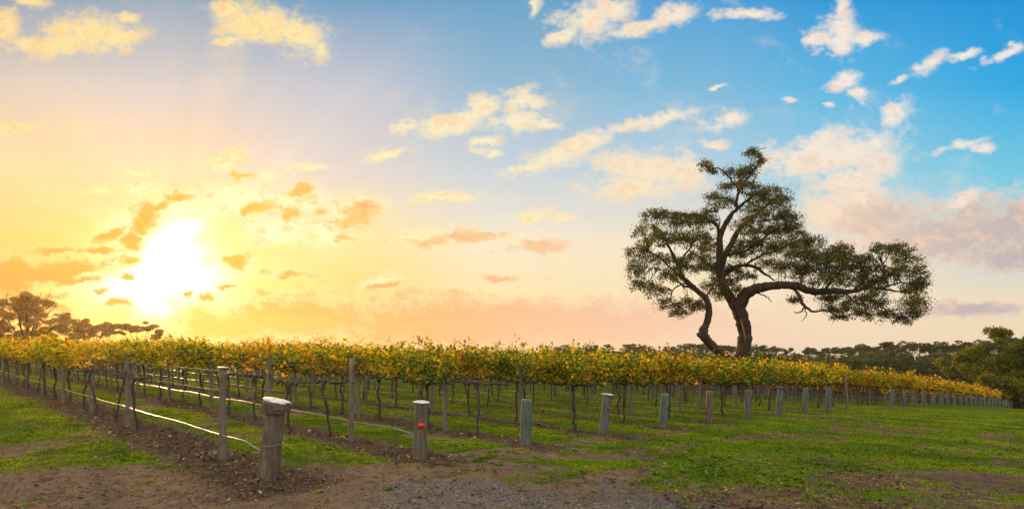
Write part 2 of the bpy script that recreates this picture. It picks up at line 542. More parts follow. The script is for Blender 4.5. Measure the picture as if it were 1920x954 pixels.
# ------------------------------------------------------------------ materials
def new_mat(name):
    m = bpy.data.materials.new(name)
    m.use_nodes = True
    m.node_tree.nodes.clear()
    return m, G(m.node_tree)


def finish(m, g, shader):
    o = g.n('ShaderNodeOutputMaterial')
    m.node_tree.links.new(shader, o.inputs[0])
    return m


def bsdf(g, col, rough=0.8, normal=None, spec=0.3, metal=0.0):
    p = g.n('ShaderNodeBsdfPrincipled')
    g.set(p.inputs['Base Color'], col)
    g.set(p.inputs['Roughness'], rough)
    p.inputs['Specular IOR Level'].default_value = spec
    p.inputs['Metallic'].default_value = metal
    if normal is not None:
        g.set(p.inputs['Normal'], normal)
    return p.outputs[0]


def bump(g, h, strength=0.5, dist=0.02):
    b = g.n('ShaderNodeBump')
    b.inputs['Strength'].default_value = strength
    b.inputs['Distance'].default_value = dist
    g.set(b.inputs['Height'], h)
    return b.outputs[0]


def rgb(r, g_, b):
    return (r, g_, b, 1.0)


def mat_leaf(name, stops, transl=0.5, vary=0.25, tcol=None, rough=0.5, gloss=0.008, dry_sunlit=False):
    """thin leaf: light passes through; every leaf its own colour"""
    m, g = new_mat(name)
    geo = g.n('ShaderNodeNewGeometry')
    oi = g.n('ShaderNodeObjectInfo')
    f = geo.outputs['Random Per Island']
    sh = g.m('MULTIPLY', g.m('SUBTRACT', oi.outputs['Random'], 0.5), vary)
    tc = g.n('ShaderNodeTexCoord')
    nz, _ = g.noise(tc.outputs['Object'], 1.6, 2.0)
    f = g.m('ADD', g.m('ADD', f, sh), g.m('MULTIPLY', g.m('SUBTRACT', nz, 0.5), 0.9), clamp=True)
    col = g.ramp(f, stops)
    if dry_sunlit:
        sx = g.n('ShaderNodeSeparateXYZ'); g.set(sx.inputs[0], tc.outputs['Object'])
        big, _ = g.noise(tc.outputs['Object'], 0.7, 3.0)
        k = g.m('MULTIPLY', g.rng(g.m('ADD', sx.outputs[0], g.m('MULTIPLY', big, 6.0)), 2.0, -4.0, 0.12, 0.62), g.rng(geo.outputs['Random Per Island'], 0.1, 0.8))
        col = g.mix(k, col, rgb(.26, .19, .03))  # dry tint growing to the left, partly golden sunlight put into the colour
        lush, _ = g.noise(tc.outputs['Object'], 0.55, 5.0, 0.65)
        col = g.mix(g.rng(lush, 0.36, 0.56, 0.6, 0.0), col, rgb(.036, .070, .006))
    d = g.n('ShaderNodeBsdfDiffuse'); g.set(d.inputs[0], col)
    t = g.n('ShaderNodeBsdfTranslucent'); g.set(t.inputs[0], g.mix(1.0, col, tcol or (1.6, 1.35, 0.7, 1), 'MULTIPLY'))
    mx = g.n('ShaderNodeMixShader'); mx.inputs[0].default_value = transl
    g.set(mx.inputs[1], d.outputs[0]); g.set(mx.inputs[2], t.outputs[0])
    gl = g.n('ShaderNodeBsdfGlossy'); gl.inputs['Roughness'].default_value = rough; gl.inputs[0].default_value = (1, 1, 1, 1)
    mx2 = g.n('ShaderNodeMixShader'); mx2.inputs[0].default_value = gloss
    g.set(mx2.inputs[1], mx.outputs[0]); g.set(mx2.inputs[2], gl.outputs[0])
    return finish(m, g, mx2.outputs[0])


M = {}
M['vine_leaf'] = mat_leaf('vine leaf', [(0, rgb(.035, .075, .007)), (.30, rgb(.11, .155, .009)), (.55, rgb(.30, .28, .011)), (.82, rgb(.50, .35, .012)), (.94, rgb(.42, .18, .010)), (1, rgb(.20, .045, .01))], 0.68, 0.45, (1.9, 1.55, 0.5, 1))
M['vine_leaf_green'] = mat_leaf('green vine leaf', [(0, rgb(.025, .060, .008)), (.5, rgb(.085, .14, .010)), (.65, rgb(.24, .24, .014)), (.88, rgb(.44, .29, .012)), (1, rgb(.3, .10, .01))], 0.65, 0.35, (1.9, 1.55, 0.5, 1))
M['vine_leaf_red'] = mat_leaf('autumn vine leaf', [(0, rgb(.25, .22, .015)), (.5, rgb(.42, .24, .012)), (.85, rgb(.36, .11, .01)), (1, rgb(.16, .03, .008))], 0.6, 0.3)
M['gum_leaf'] = mat_leaf('gum leaf', [(0, rgb(.018, .030, .007)), (.5, rgb(.045, .060, .010)), (.85, rgb(.10, .105, .013)), (1, rgb(.19, .13, .014))], 0.5, 0.1, (1.8, 1.45, .5, 1))
M['far_leaf'] = mat_leaf('far tree leaf', [(0, rgb(.020, .030, .009)), (.5, rgb(.038, .048, .012)), (1, rgb(.075, .070, .015))], 0.35, 0.6)
M['backlit_leaf'] = mat_leaf('gold backlit leaf', [(0, rgb(.07, .042, .003)), (.5, rgb(.18, .098, .004)), (1, rgb(.32, .165, .005))], 0.7, 0.2, (1.9, 1.3, .3, 1))  # the sun's golden backlight is put into these leaf colours
M['acacia_leaf'] = mat_leaf('acacia leaf', [(0, rgb(.022, .044, .006)), (.5, rgb(.085, .108, .008)), (1, rgb(.26, .22, .012))], 0.5, 0.2, (1.8, 1.5, .5, 1))


def mat_bark(name, c0, c1, scale=6.0, bstr=0.8, stretch=0.25, bd=0.03, rough=0.9):
    m, g = new_mat(name)
    tc = g.n('ShaderNodeTexCoord')
    mp = g.n('ShaderNodeMapping'); g.set(mp.inputs[0], tc.outputs['Object']); mp.inputs['Scale'].default_value = (1, 1, stretch)
    n1, _ = g.noise(mp.outputs[0], scale, 6.0, 0.65)
    n2, _ = g.noise(tc.outputs['Object'], scale * 0.35, 3.0)
    f = g.m('ADD', g.m('MULTIPLY', n1, 0.7), g.m('MULTIPLY', n2, 0.4))
    col = g.ramp(f, [(0.32, c0), (0.78, c1)])
    return finish(m, g, bsdf(g, col, rough, bump(g, n1, bstr, bd), 0.2))


M['gum_bark'] = mat_bark('gum bark', rgb(.012, .008, .006), rgb(.085, .052, .034), 4.0, 1.0, 0.22, 0.2)
M['bare_wood'] = mat_bark('exposed wood', rgb(.16, .07, .03), rgb(.34, .17, .07), 5.0, 0.6, 0.15, 0.03)
M['vine_bark'] = mat_bark('vine bark', rgb(.020, .014, .012), rgb(.085, .058, .045), 30.0, 1.0, 0.25, 0.01)
M['far_bark'] = mat_bark('far bark', rgb(.03, .024, .02), rgb(.11, .085, .065), 1.5, 0.3, 0.3, 0.05)
M['post_wood'] = mat_bark('weathered post wood', rgb(.05, .040, .030), rgb(.20, .162, .122), 14.0, 0.8, 0.08, 0.008)


def mat_strainer():
    """treated pine log: grey-brown with a green copper tint, cracks and stains"""
    m, g = new_mat('treated log wood')
    tc = g.n('ShaderNodeTexCoord'); oi = g.n('ShaderNodeObjectInfo')
    off = g.vm('ADD', tc.outputs['Object'], g.vm('SCALE', (7.1, 3.3, 9.7), oi.outputs['Random']))
    mp = g.n('ShaderNodeMapping'); g.set(mp.inputs[0], off); mp.inputs['Scale'].default_value = (1, 1, 0.10)
    grain, _ = g.noise(mp.outputs[0], 26.0, 6.0, 0.65)
    big, _ = g.noise(off, 4.5, 4.0, 0.6)
    fine, _ = g.noise(off, 22.0, 3.0, 0.6)
    wood = g.ramp(grain, [(0.30, rgb(.060, .045, .032)), (0.5, rgb(.10, .074, .048)), (0.75, rgb(.20, .155, .105))])
    green = g.ramp(grain, [(0.30, rgb(.035, .050, .042)), (0.55, rgb(.088, .108, .088)), (0.8, rgb(.175, .20, .165))])
    at = g.n('ShaderNodeAttribute', attribute_type='OBJECT', attribute_name='green')
    col = g.mix(g.rng(g.m('ADD', big, g.m('SUBTRACT', at.outputs['Fac'], 0.5)), 0.38, 0.62), wood, green)
    dark = g.rng(g.m('ADD', g.m('MULTIPLY', big, 0.5), g.m('MULTIPLY', fine, 0.5)), 0.56, 0.66)
    col = g.mix(g.m('MULTIPLY', dark, 0.55), col, rgb(.035, .03, .025))
    h = g.m('ADD', grain, g.m('MULTIPLY', fine, 0.6))
    return finish(m, g, bsdf(g, col, 0.85, bump(g, h, 0.9, 0.012), 0.25))


M['log'] = mat_strainer()


def mat_plain(name, col, rough=0.6, nscale=20.0, var=0.35, spec=0.4, metal=0.0):
    m, g = new_mat(name)
    tc = g.n('ShaderNodeTexCoord')
    n1, _ = g.noise(tc.outputs['Object'], nscale, 4.0, 0.6)
    c0 = tuple(v * (1 - var) for v in col[:3]) + (1,)
    c1 = tuple(min(1, v * (1 + var * 0.4)) for v in col[:3]) + (1,)
    return finish(m, g, bsdf(g, g.ramp(n1, [(0.35, c0), (0.65, c1)]), rough, bump(g, n1, 0.3, 0.004), spec, metal))


M['cap_white'] = mat_plain('worn white cap', rgb(.50, .48, .46), 0.6, 22.0, 0.55)
M['cap_tin'] = mat_plain('tin cap', rgb(.42, .40, .37), 0.4, 30.0, 0.4, 0.5, 0.6)
M['cap_dark'] = mat_plain('dark cap', rgb(.03, .04, .07), 0.5, 20.0, 0.3)
M['cap_blue'] = mat_plain('blue underside', rgb(.05, .16, .45), 0.5, 20.0, 0.3)
M['red_tag'] = mat_plain('red paint', rgb(.55, .02, .015), 0.5, 40.0, 0.25)
M['hose'] = mat_plain('poly pipe', rgb(.15, .135, .12), 0.3, 12.0, 0.2, 0.8)  # black pipe coloured paler, with the sun glint put into its base colour
M['hose_dark'] = mat_plain('dark poly pipe', rgb(.05, .048, .046), 0.3, 12.0, 0.2, 0.6)
M['wire'] = mat_plain('galvanised wire', rgb(.20, .185, .17), 0.6, 60.0, 0.3, 0.3, 0.3)
M['stone'] = mat_plain('gravel stone', rgb(.17, .175, .18), 0.85, 9.0, 0.5)
M['weed'] = mat_leaf('weed leaf', [(0, rgb(.025, .065, .010)), (.5, rgb(.06, .12, .010)), (.85, rgb(.12, .18, .010)), (1, rgb(.22, .20, .02))], 0.4, 0.1)
M['crumb'] = mat_plain('earth crumb', rgb(.105, .070, .050), 0.95, 6.0, 0.6, 0.1)
M['litter'] = mat_leaf('fallen leaf', [(0, rgb(.03, .02, .014)), (.5, rgb(.075, .045, .026)), (.8, rgb(.14, .085, .035)), (1, rgb(.30, .19, .07))], 0.1, 0.1)
M['grass_blade'] = mat_leaf('grass blade', [(0, rgb(.055, .12, .004)), (.45, rgb(.15, .235, .005)), (.9, rgb(.22, .27, .007)), (1, rgb(.22, .19, .015))], 0.5, 0.1, dry_sunlit=True)


def mat_ground():
    m, g = new_mat('ground')
    tc = g.n('ShaderNodeTexCoord').outputs['Object']
    at = g.n('ShaderNodeAttribute', attribute_name='cover')
    sp = g.n('ShaderNodeSeparateColor'); g.set(sp.inputs[0], at.outputs['Color'])
    grass, soil, gravel = sp.outputs[0], sp.outputs[1], sp.outputs[2]
    nF, _ = g.noise(tc, 26.0, 5.0, 0.7)
    nM, _ = g.noise(tc, 5.0, 5.0, 0.6)
    nB, _ = g.noise(tc, 0.9, 4.0, 0.6)
    vor = g.n('ShaderNodeTexVoronoi'); g.set(vor.inputs['Vector'], tc); vor.inputs['Scale'].default_value = 34.0
    dirt = g.ramp(nM, [(0.28, rgb(.08, .048, .032)), (0.5, rgb(.175, .110, .075)), (0.74, rgb(.28, .185, .128))])
    dark = g.ramp(nM, [(0.3, rgb(.032, .021, .015)), (0.55, rgb(.075, .048, .034)), (0.78, rgb(.14, .093, .066))])
    dirt = g.mix(g.m('MULTIPLY', soil, 0.9), dirt, dark)
    nG, _ = g.noise(tc, 85.0, 3.0, 0.7)
    dirt = g.mix(g.m('MULTIPLY', g.rng(nF, 0.52, 0.68), 0.55), dirt, rgb(.24, .18, .135))
    dirt = g.mix(g.m('MULTIPLY', g.rng(nG, 0.50, 0.36), 0.65), dirt, rgb(.030, .021, .016))
    dirt = g.mix(g.m('MULTIPLY', g.rng(g.m('ADD', g.m('MULTIPLY', nM, 0.5), g.m('MULTIPLY', nG, 0.5)), 0.47, 0.60), 0.35), dirt, rgb(.055, .060, .014))
    grav = g.mix(0.75, g.ramp(nF, [(0.3, rgb(.038, .036, .036)), (0.5, rgb(.080, .078, .078)), (0.72, rgb(.17, .17, .172))]), vor.outputs['Color'], 'OVERLAY')
    hs = g.n('ShaderNodeHueSaturation'); hs.inputs['Saturation'].default_value = 0.18; g.set(hs.inputs['Color'], grav)
    dirt = g.mix(g.m('MULTIPLY', gravel, 0.5), dirt, hs.outputs[0])
    gr = g.ramp(g.m('ADD', g.m('MULTIPLY', nM, 0.6), g.m('MULTIPLY', nF, 0.4)), [(0.30, rgb(.018, .034, .003)), (0.48, rgb(.055, .102, .004)), (0.66, rgb(.105, .152, .006)), (0.8, rgb(.14, .13, .018))])
    gr = g.mix(g.m('MULTIPLY', g.rng(nB, 0.5, 0.72), 0.35), gr, rgb(.095, .085, .022))
    lush, _ = g.noise(tc, 0.55, 5.0, 0.65)
    gr = g.mix(g.rng(lush, 0.36, 0.56, 0.55, 0.0), gr, rgb(.026, .046, .005))
    f = g.rng(g.m('ADD', grass, g.m('ADD', g.m('MULTIPLY', g.m('SUBTRACT', nF, 0.5), 0.8), g.m('MULTIPLY', g.m('SUBTRACT', nG, 0.5), 0.8))), 0.26, 0.66)
    col = g.mix(f, dirt, gr)
    col = g.mix(g.m('SUBTRACT', 1.0, at.outputs['Alpha']), col, g.ramp(nB, [(0.3, rgb(.012, .016, .005)), (0.7, rgb(.030, .036, .010))]))
    h = g.m('ADD', g.m('ADD', g.m('MULTIPLY', nF, 0.7), g.m('MULTIPLY', nM, 0.9)), g.m('MULTIPLY', nG, 0.35))
    return finish(m, g, bsdf(g, col, 0.95, bump(g, h, 1.0, 0.06), 0.0))


M['ground'] = mat_ground()

# ------------------------------------------------------------------ ground sheet
def axis(segs):
    out = [segs[0][0]]
    for a, b, n in segs:
        out += list(np.linspace(a, b, n + 1)[1:])
    return np.array(out)


def build_ground():
    xs = axis([(-480, -60, 40), (-60, -12, 96), (-12, 14, 220), (14, 60, 92), (60, 480, 60)])
    ys = axis([(-60, 4, 16), (4, 16, 140), (16, 40, 120), (40, 120, 100), (120, 480, 60)])
    X, Y = np.meshgrid(xs, ys)
    Z = ground(X, Y)
    near = np.exp(-np.maximum(np.hypot(X, Y) - 25, 0) / 25)
    g_, s_, v_, trk = covers(X, Y)
    lump = (fbm(X * 1.4, Y * 1.4, 4) - 0.5) * 0.10 + (fbm(X * 6, Y * 6, 2) - 0.5) * 0.035
    Z = Z + lump * near + 0.05 * s_ * near * fbm(X * 2, Y * 2, 2) + 0.03 * g_ * near
    # wheel ruts of the track
    Z = Z - 0.035 * near * np.exp(-((Y - 7.6 - 0.06 * X) / 0.25) ** 2) * (np.abs(X) < 14)
    nx, ny = len(xs), len(ys)
    V = np.stack([X.ravel(), Y.ravel(), Z.ravel()], 1)
    idx = np.arange(nx * ny).reshape(ny, nx)
    F = np.stack([idx[:-1, :-1], idx[:-1, 1:], idx[1:, 1:], idx[1:, :-1]], -1).reshape(-1, 4)
    me = fast_mesh('ground', V, F.ravel(), np.full(len(F), 4), True)
    ca = me.color_attributes.new('cover', 'FLOAT_COLOR', 'POINT')
    scrub = np.clip(np.maximum(sstep(st_of(X, Y)[0], 100, 112), sstep(Y, 128, 140)), 0, 1)
    C = np.stack([g_.ravel(), s_.ravel(), v_.ravel(), 1 - scrub.ravel()], 1).astype(np.float32)
    ca.data.foreach_set('color', C.ravel())
    o = obj('ground', me, M['ground'])
    tag(o, kind='structure')
    return xs, ys, Z


GXS, GYS, GZ = build_ground()


def surf(x, y):
    """height of the finished ground sheet"""
    x = np.asarray(x, float); y = np.asarray(y, float)
    i = np.clip(np.searchsorted(GXS, x) - 1, 0, len(GXS) - 2)
    j = np.clip(np.searchsorted(GYS, y) - 1, 0, len(GYS) - 2)
    fx = (x - GXS[i]) / (GXS[i + 1] - GXS[i]); fy = (y - GYS[j]) / (GYS[j + 1] - GYS[j])
    return (GZ[j, i] * (1 - fx) + GZ[j, i + 1] * fx) * (1 - fy) + (GZ[j + 1, i] * (1 - fx) + GZ[j + 1, i + 1] * fx) * fy


def sz(x, y):
    return float(surf(x, y))


# ------------------------------------------------------------------ air
def build_haze():
    mb = MB()
    x0, x1, y0, y1, z0, z1 = -500, 500, -70, 500, -18, 24
    v = [(x, y, z) for z in (z0, z1) for y in (y0, y1) for x in (x0, x1)]
    mb.add(v, [(0, 2, 3, 1), (4, 5, 7, 6), (0, 1, 5, 4), (2, 6, 7, 3), (0, 4, 6, 2), (1, 3, 7, 5)])
    m, g = new_mat('haze')
    p = g.n('ShaderNodeVolumePrincipled')
    p.inputs['Color'].default_value = (1.0, 0.87, 0.62, 1)
    p.inputs['Density'].default_value = HAZE_DENSITY
    p.inputs['Anisotropy'].default_value = 0.72
    o = g.n('ShaderNodeOutputMaterial')
    m.node_tree.links.new(p.outputs[0], o.inputs['Volume'])
    m.cycles.homogeneous_volume = True
    tag(obj('haze', mb.mesh('haze', False), m), kind='stuff')


build_haze()

# ------------------------------------------------------------------ leaves
def leaf_quads(c, d, n, L, W, fold=0.0):
    """kite leaves: c base points, d direction (unit), n normal (unit); L, W arrays -> verts, flat faces, sizes"""
    c = np.asarray(c); N = len(c)
    L = np.broadcast_to(np.asarray(L, float), (N,))[:, None]
    W = np.broadcast_to(np.asarray(W, float), (N,))[:, None]
    side = np.cross(n, d)
    side /= np.linalg.norm(side, axis=1, keepdims=True) + 1e-9
    nn = np.cross(d, side)
    b = c
    tip = c + d * L
    l = c + d * L * 0.45 + side * W * 0.5 + nn * fold * W
    r = c + d * L * 0.45 - side * W * 0.5 + nn * fold * W
    V = np.stack([b, r, tip, l], 1).reshape(-1, 3)
    F = np.arange(4 * N)
    return V, F, np.full(N, 4)


def lobed_leaves(c, d, n, S):
    """five pointed vine leaves folded along the midrib (two faces sharing the rib)"""
    c = np.asarray(c); N = len(c)
    S = np.broadcast_to(np.asarray(S, float), (N,))[:, None]
    side = np.cross(n, d)
    side /= np.linalg.norm(side, axis=1, keepdims=True) + 1e-9
    nn = np.cross(d, side)
    def pt(a, b_, h):
        return c + d * S * a + side * S * b_ + nn * S * h
    base = pt(0.0, 0, 0); tip = pt(1.0, 0, -0.12)
    vs = [base, tip]
    half = [(-0.10, 0.32, 0.12), (0.30, 0.56, 0.10), (0.48, 0.34, 0.10), (0.74, 0.36, 0.02)]
    for sg in (1, -1):
        for (a, b_, h) in half:
            vs.append(pt(a, b_ * sg, h))
    V = np.stack(vs, 1).reshape(-1, 3)
    o = (np.arange(N) * 10)[:, None]
    f1 = np.array([0, 2, 3, 4, 5, 1]); f2 = np.array([0, 1, 9, 8, 7, 6])
    F = np.concatenate([o + f1, o + f2], 1).ravel()
    return V, F, np.full(2 * N, 6)


def rand_unit(N, rng=RNG):
    v = rng.normal(size=(N, 3))
    return v / (np.linalg.norm(v, axis=1, keepdims=True) + 1e-9)


def unit(v):
    return v / (np.linalg.norm(v, axis=-1, keepdims=True) + 1e-9)


# ------------------------------------------------------------------ grapevines
# a vine is built along local X (its row), trunk at the origin, wire at 1.14 m
WIRE_H = 1.14


def vine_trunk_mesh(seed, thick=1.0):
    rn = random.Random(seed)
    mb = MB()
    pts = []; rad = []
    x = y = 0.0
    for k in range(9):
        f = k / 8
        x += rn.uniform(-1, 1) * 0.052; y += rn.uniform(-1, 1) * 0.042
        pts.append((x, y, -0.08 + f * (WIRE_H + 0.02)))
        rad.append((0.032 - 0.008 * math.sin(f * 3.1) + rn.uniform(-.004, .006)) * thick * (1.25 if k == 8 else 1))
    pts = smooth_path([p + (r,) for p, r in zip(pts, rad)], 3)
    mb.tube(pts[:, :3], pts[:, 3], 7, 0.14, seed=seed)
    return mb.mesh('vine_trunk'), (pts[-1][0], pts[-1][1])


def vine_cordon_mesh(seed, top, thick=1.0, spurs=True):
    rn = random.Random(seed + 50)
    mb = MB()
    for sg in (-1, 1):
        pts = []
        n = 9
        for k in range(n):
            f = k / (n - 1)
            pts.append((top[0] * (1 - f) + sg * f * 0.93, top[1] * (1 - f) + rn.uniform(-.03, .03), WIRE_H - 0.06 + 0.05 * min(1, f * 4) + rn.uniform(-.03, .03) - (0.05 if 0.3 < f < .7 else 0) * rn.random(), (0.030 - 0.010 * f + rn.uniform(0, .006)) * thick))
        p = smooth_path(pts, 3)
        mb.tube(p[:, :3], p[:, 3], 6, 0.22, seed=seed + sg)
        if spurs:
            for k in range(7):
                q = p[2 + int(k * (len(p) - 4) / 6.5)]
                h = rn.uniform(.05, .14); dx = rn.uniform(-.06, .06); dy = rn.uniform(-.04, .04)
                mb.tube([q[:3] - np.array((0, 0, .01)), q[:3] + np.array((dx * .5, dy * .5, h * .5)), q[:3] + np.array((dx, dy, h))], [.016 * thick, .012 * thick, .008], 5, 0.2, seed=k)
    return mb.mesh('vine_cordon')


def vine_foliage_data(seed, shoots=26, per=26, top=1.92, size=0.135, droop=0.35, spread=0.40, zmin=1.06):
    rng = np.random.default_rng(seed)
    C = []; D = []; Nn = []; S = []
    canes = []
    for k in range(shoots):
        x0 = -0.95 + 1.9 * (k + rng.random()) / shoots
        y0 = rng.normal() * 0.04
        ht = WIRE_H + (top - WIRE_H) * (0.55 + 0.5 * rng.random())
        if rng.random() < 0.16:
            ht += 0.12 + 0.28 * rng.random()
        yl = rng.normal() * spread; xl = rng.normal() * 0.22
        f = np.linspace(0, 1, per)
        bend = rng.random() < droop
        z = WIRE_H + (ht - WIRE_H) * (np.sin(f * (2.3 if bend else 1.5)))
        px_ = x0 + xl * f
        py_ = y0 + yl * (f ** 1.3)
        pts = np.stack([px_, py_, z], 1)
        canes.append(pts)
        j = pts + rng.normal(size=pts.shape) * np.array((0.07, 0.09, 0.06))
        j[:, 2] = np.maximum(j[:, 2], zmin + 0.1 * rng.random(per))
        C.append(j)
        az = rng.random(per) * 2 * math.pi
        out = np.stack([np.cos(az), np.sin(az), rng.normal(size=per) * 0.5 - 0.25], 1)
        D.append(unit(out))
        Nn.append(unit(rand_unit(per, rng) + np.array((0, 0, 0.6))))
        S.append(size * (0.45 + 1.0 * rng.random(per) ** 1.3) * np.where(f > 0.85, 0.65, 1.0))
    return np.concatenate(C), np.concatenate(D), np.concatenate(Nn), np.concatenate(S), canes


def vine_foliage_mesh(seed, keep=1.0, **kw):
    C, D, Nn, S, canes = vine_foliage_data(seed, **kw)
    rng = np.random.default_rng(seed + 9)
    if keep < 1:
        k = rng.random(len(C)) < keep
        C, D, Nn, S = C[k], D[k], Nn[k], S[k]
    V, F, Z = lobed_leaves(C, D, Nn, S)
    return fast_mesh('vine_foliage', V, F, Z)


def vine_canes_mesh(seed, **kw):
    C, D, Nn, S, canes = vine_foliage_data(seed, **kw)
    mb = MB()
    for p in canes[::2]:
        q = p[::6]
        mb.tube(q, np.linspace(.006, .003, len(q)), 4, 0, cap=False)
    return mb.mesh('vine_cane')


def blend_obj(name, me, mat, parent):
    if len(me.materials) == 0:
        me.materials.append(mat)
    return obj(name, me, None, parent)


TR = [vine_trunk_mesh(k, 1.0 + 0.15 * (k % 3)) for k in range(6)]
CO = [vine_cordon_mesh(k, TR[k][1]) for k in range(6)]
for me, _t in TR: me.materials.append(M['vine_bark'])
for me in CO: me.materials.append(M['vine_bark'])
FOL = {
    'leafy': [vine_foliage_mesh(100 + k, shoots=25 + 3 * k, per=34, size=0.076, keep=0.85 + .03 * k) for k in range(6)],
    'green': [vine_foliage_mesh(200 + k, shoots=29 + 4 * k, per=34, size=0.078, keep=0.95) for k in range(4)],
    'sparse': [vine_foliage_mesh(300 + k, keep=0.09, shoots=24, per=20, top=1.55, spread=.22, size=0.062, zmin=1.05) for k in range(3)],
}
for me in FOL['leafy']: me.materials.append(M['vine_leaf'])
for me in FOL['green']: me.materials.append(M['vine_leaf_green'])
for me in FOL['sparse']: me.materials.append(M['vine_leaf_red'])

ROWDIR = math.atan2(VR[1], VR[0])
TREE_XY = (17.2, 45.0)
ROWNAME = ['leaning split log', 'red patched post', 'mossy green post', 'red tagged capped post', 'pale leaning post', 'plain grey post', 'knotted grey post', 'blue capped post', 'slim teal post', 'lone teal post']
ORD = ['first', 'second', 'third', 'fourth', 'fifth', 'sixth', 'seventh', 'eighth', 'ninth', 'tenth', 'eleventh', 'twelfth']

sites = []
for i in range(0, 37):
    tmax = 112 if i < 9 else (70 if i < 16 else 40)
    t = 1.15 + 0.25 * ((i * 7) % 3 - 1)
    k = 0
    while t < tmax:
        x, y = xy_of(i * ROW, t)
        if (i == 0 and t < 6.2) or (i == 1 and t < 2.6):
            t += 1.85
            continue
        if y > 2 and math.hypot(x - TREE_XY[0], y - TREE_XY[1]) > 1.7 and -1.35 < x / max(y, .1) < 1.15:
            sites.append((math.hypot(x, y), i, k, t, x, y))
        t += 1.85
        k += 1
sites.sort()
N_IND = 298
far_sites = []
for n, (dist, i, k, t, x, y) in enumerate(sites):
    rn = random.Random(i * 1000 + k)
    kind = 'leafy'
    if i == 0 and t < 12: kind = 'bare' if t < 9.5 else 'sparse'
    elif i == 1 and t < 6.5: kind = 'bare' if t < 4.0 else 'sparse'
    elif i == 1 and t < 9: kind = 'sparse'
    elif i == 2 and t < 1.5: kind = 'bare'
    elif i in (3, 4, 5, 6) and t < 9 and rn.random() < .85 or (i in (2, 7, 8) and t < 11 and rn.random() < 0.6) or rn.random() < 0.22: kind = 'green'
    z = sz(x, y)
    if n < N_IND:
        r = empty('grapevine', (x, y, z), ROWDIR + (math.pi if rn.random() < .5 else 0))
        r.scale = (1, 1, 0.96 + 0.10 * rn.random())
        q = rn.randrange(6)
        obj('trunk', TR[q][0], None, r)
        obj('cordon', CO[q], None, r)
        if kind != 'bare':
            fo = obj('foliage', FOL[kind][rn.randrange(len(FOL[kind]))], None, r)
            zs = rn.uniform(0.74, 0.98) if i <= 2 else rn.uniform(0.80, 1.16)
            fo.scale = (rn.uniform(.9, 1.05), rn.uniform(.75, 1.2), zs)
            fo.location = (0, 0, WIRE_H * (1 - zs))
        if i < 10 and k < 6:
            look = {'bare': 'leafless grapevine with knobbly bare arms', 'sparse': 'nearly bare grapevine with few orange leaves', 'green': 'bushy green grapevine', 'leafy': 'golden green grapevine'}[kind]
            lab = '%s, %s vine back from the %s' % (look, ORD[k], ROWNAME[i])
        elif i == 0:
            lab = 'golden grapevine in the outermost row beyond the sixth vine from its end'
        elif i < 10:
            lab = 'golden autumn grapevine among the massed rows deep in the vineyard'
        else:
            lab = 'yellow grapevine in the short rows running downhill past the big gum tree'
        tag(r, lab, 'grapevine', 'outermost row vines' if i == 0 and k >= 6 else ('grapevines deep in the field' if i < 10 and k >= 6 else ('grapevines downhill' if i >= 10 else 'grapevines near the row ends')))
    else:
        far_sites.append((x, y, z, kind, rn.random()))


def build_far_vines():
    rng = np.random.default_rng(77)
    Vs = []; Fs = []; Zs = []; off = 0
    base = [vine_foliage_data(500 + k, shoots=20 + 2 * k, per=16, size=0.14) for k in range(5)]
    ca, sa = math.cos(ROWDIR), math.sin(ROWDIR)
    for (x, y, z, kind, q) in far_sites:
        C, D, Nn, S, _c = base[int(q * 5)]
        k = rng.random(len(C)) < (0.95 if math.hypot(x, y) < 70 else 0.7)
        sc = 0.84 + 0.20 * rng.random()
        def rot(A, f):
            a, b, c_ = A[:, 0] * f, A[:, 1] * f, A[:, 2]
            return np.stack([a * ca - b * sa, a * sa + b * ca, c_], 1)
        f = 1 if rng.random() < .5 else -1
        c = rot(C[k], f) * np.array((1, 1, sc)) + np.array((x, y, z + WIRE_H * (1 - sc)))
        v, fl, zz = leaf_quads(c, rot(D[k], f), rot(Nn[k], f), S[k] * 1.15, S[k] * 1.1, 0.12)
        Vs.append(v); Fs.append(fl + off); Zs.append(zz); off += len(v)
    me = fast_mesh('vineyard_foliage', np.concatenate(Vs), np.concatenate(Fs), np.concatenate(Zs))
    # their stems
    mb = MB()
    for (x, y, z, kind, q) in far_sites:
        dx, dy = (q - .5) * .2, (q * 7 % 1 - .5) * .2
        mb.tube([(x, y, z - .1), (x + dx, y + dy, z + .5), (x, y, z + WIRE_H)], [.045, .035, .045], 4, cap=False)
        mb.tube([(x - ca * .95, y - sa * .95, z + WIRE_H), (x, y, z + WIRE_H - .03), (x + ca * .95, y + sa * .95, z + WIRE_H)], [.022, .03, .022], 4, cap=False)
    r = empty('far_vines', (0, 0, 0))
    o = obj('foliage', me, M['vine_leaf'], r); o['kind'] = 'stuff'
    o2 = obj('stems', mb.mesh('far_stems'), M['vine_bark'], r); o2['kind'] = 'stuff'
    tag(r, 'golden mass of far vine rows reaching to the horizon', 'vines', kind='stuff')


build_far_vines()

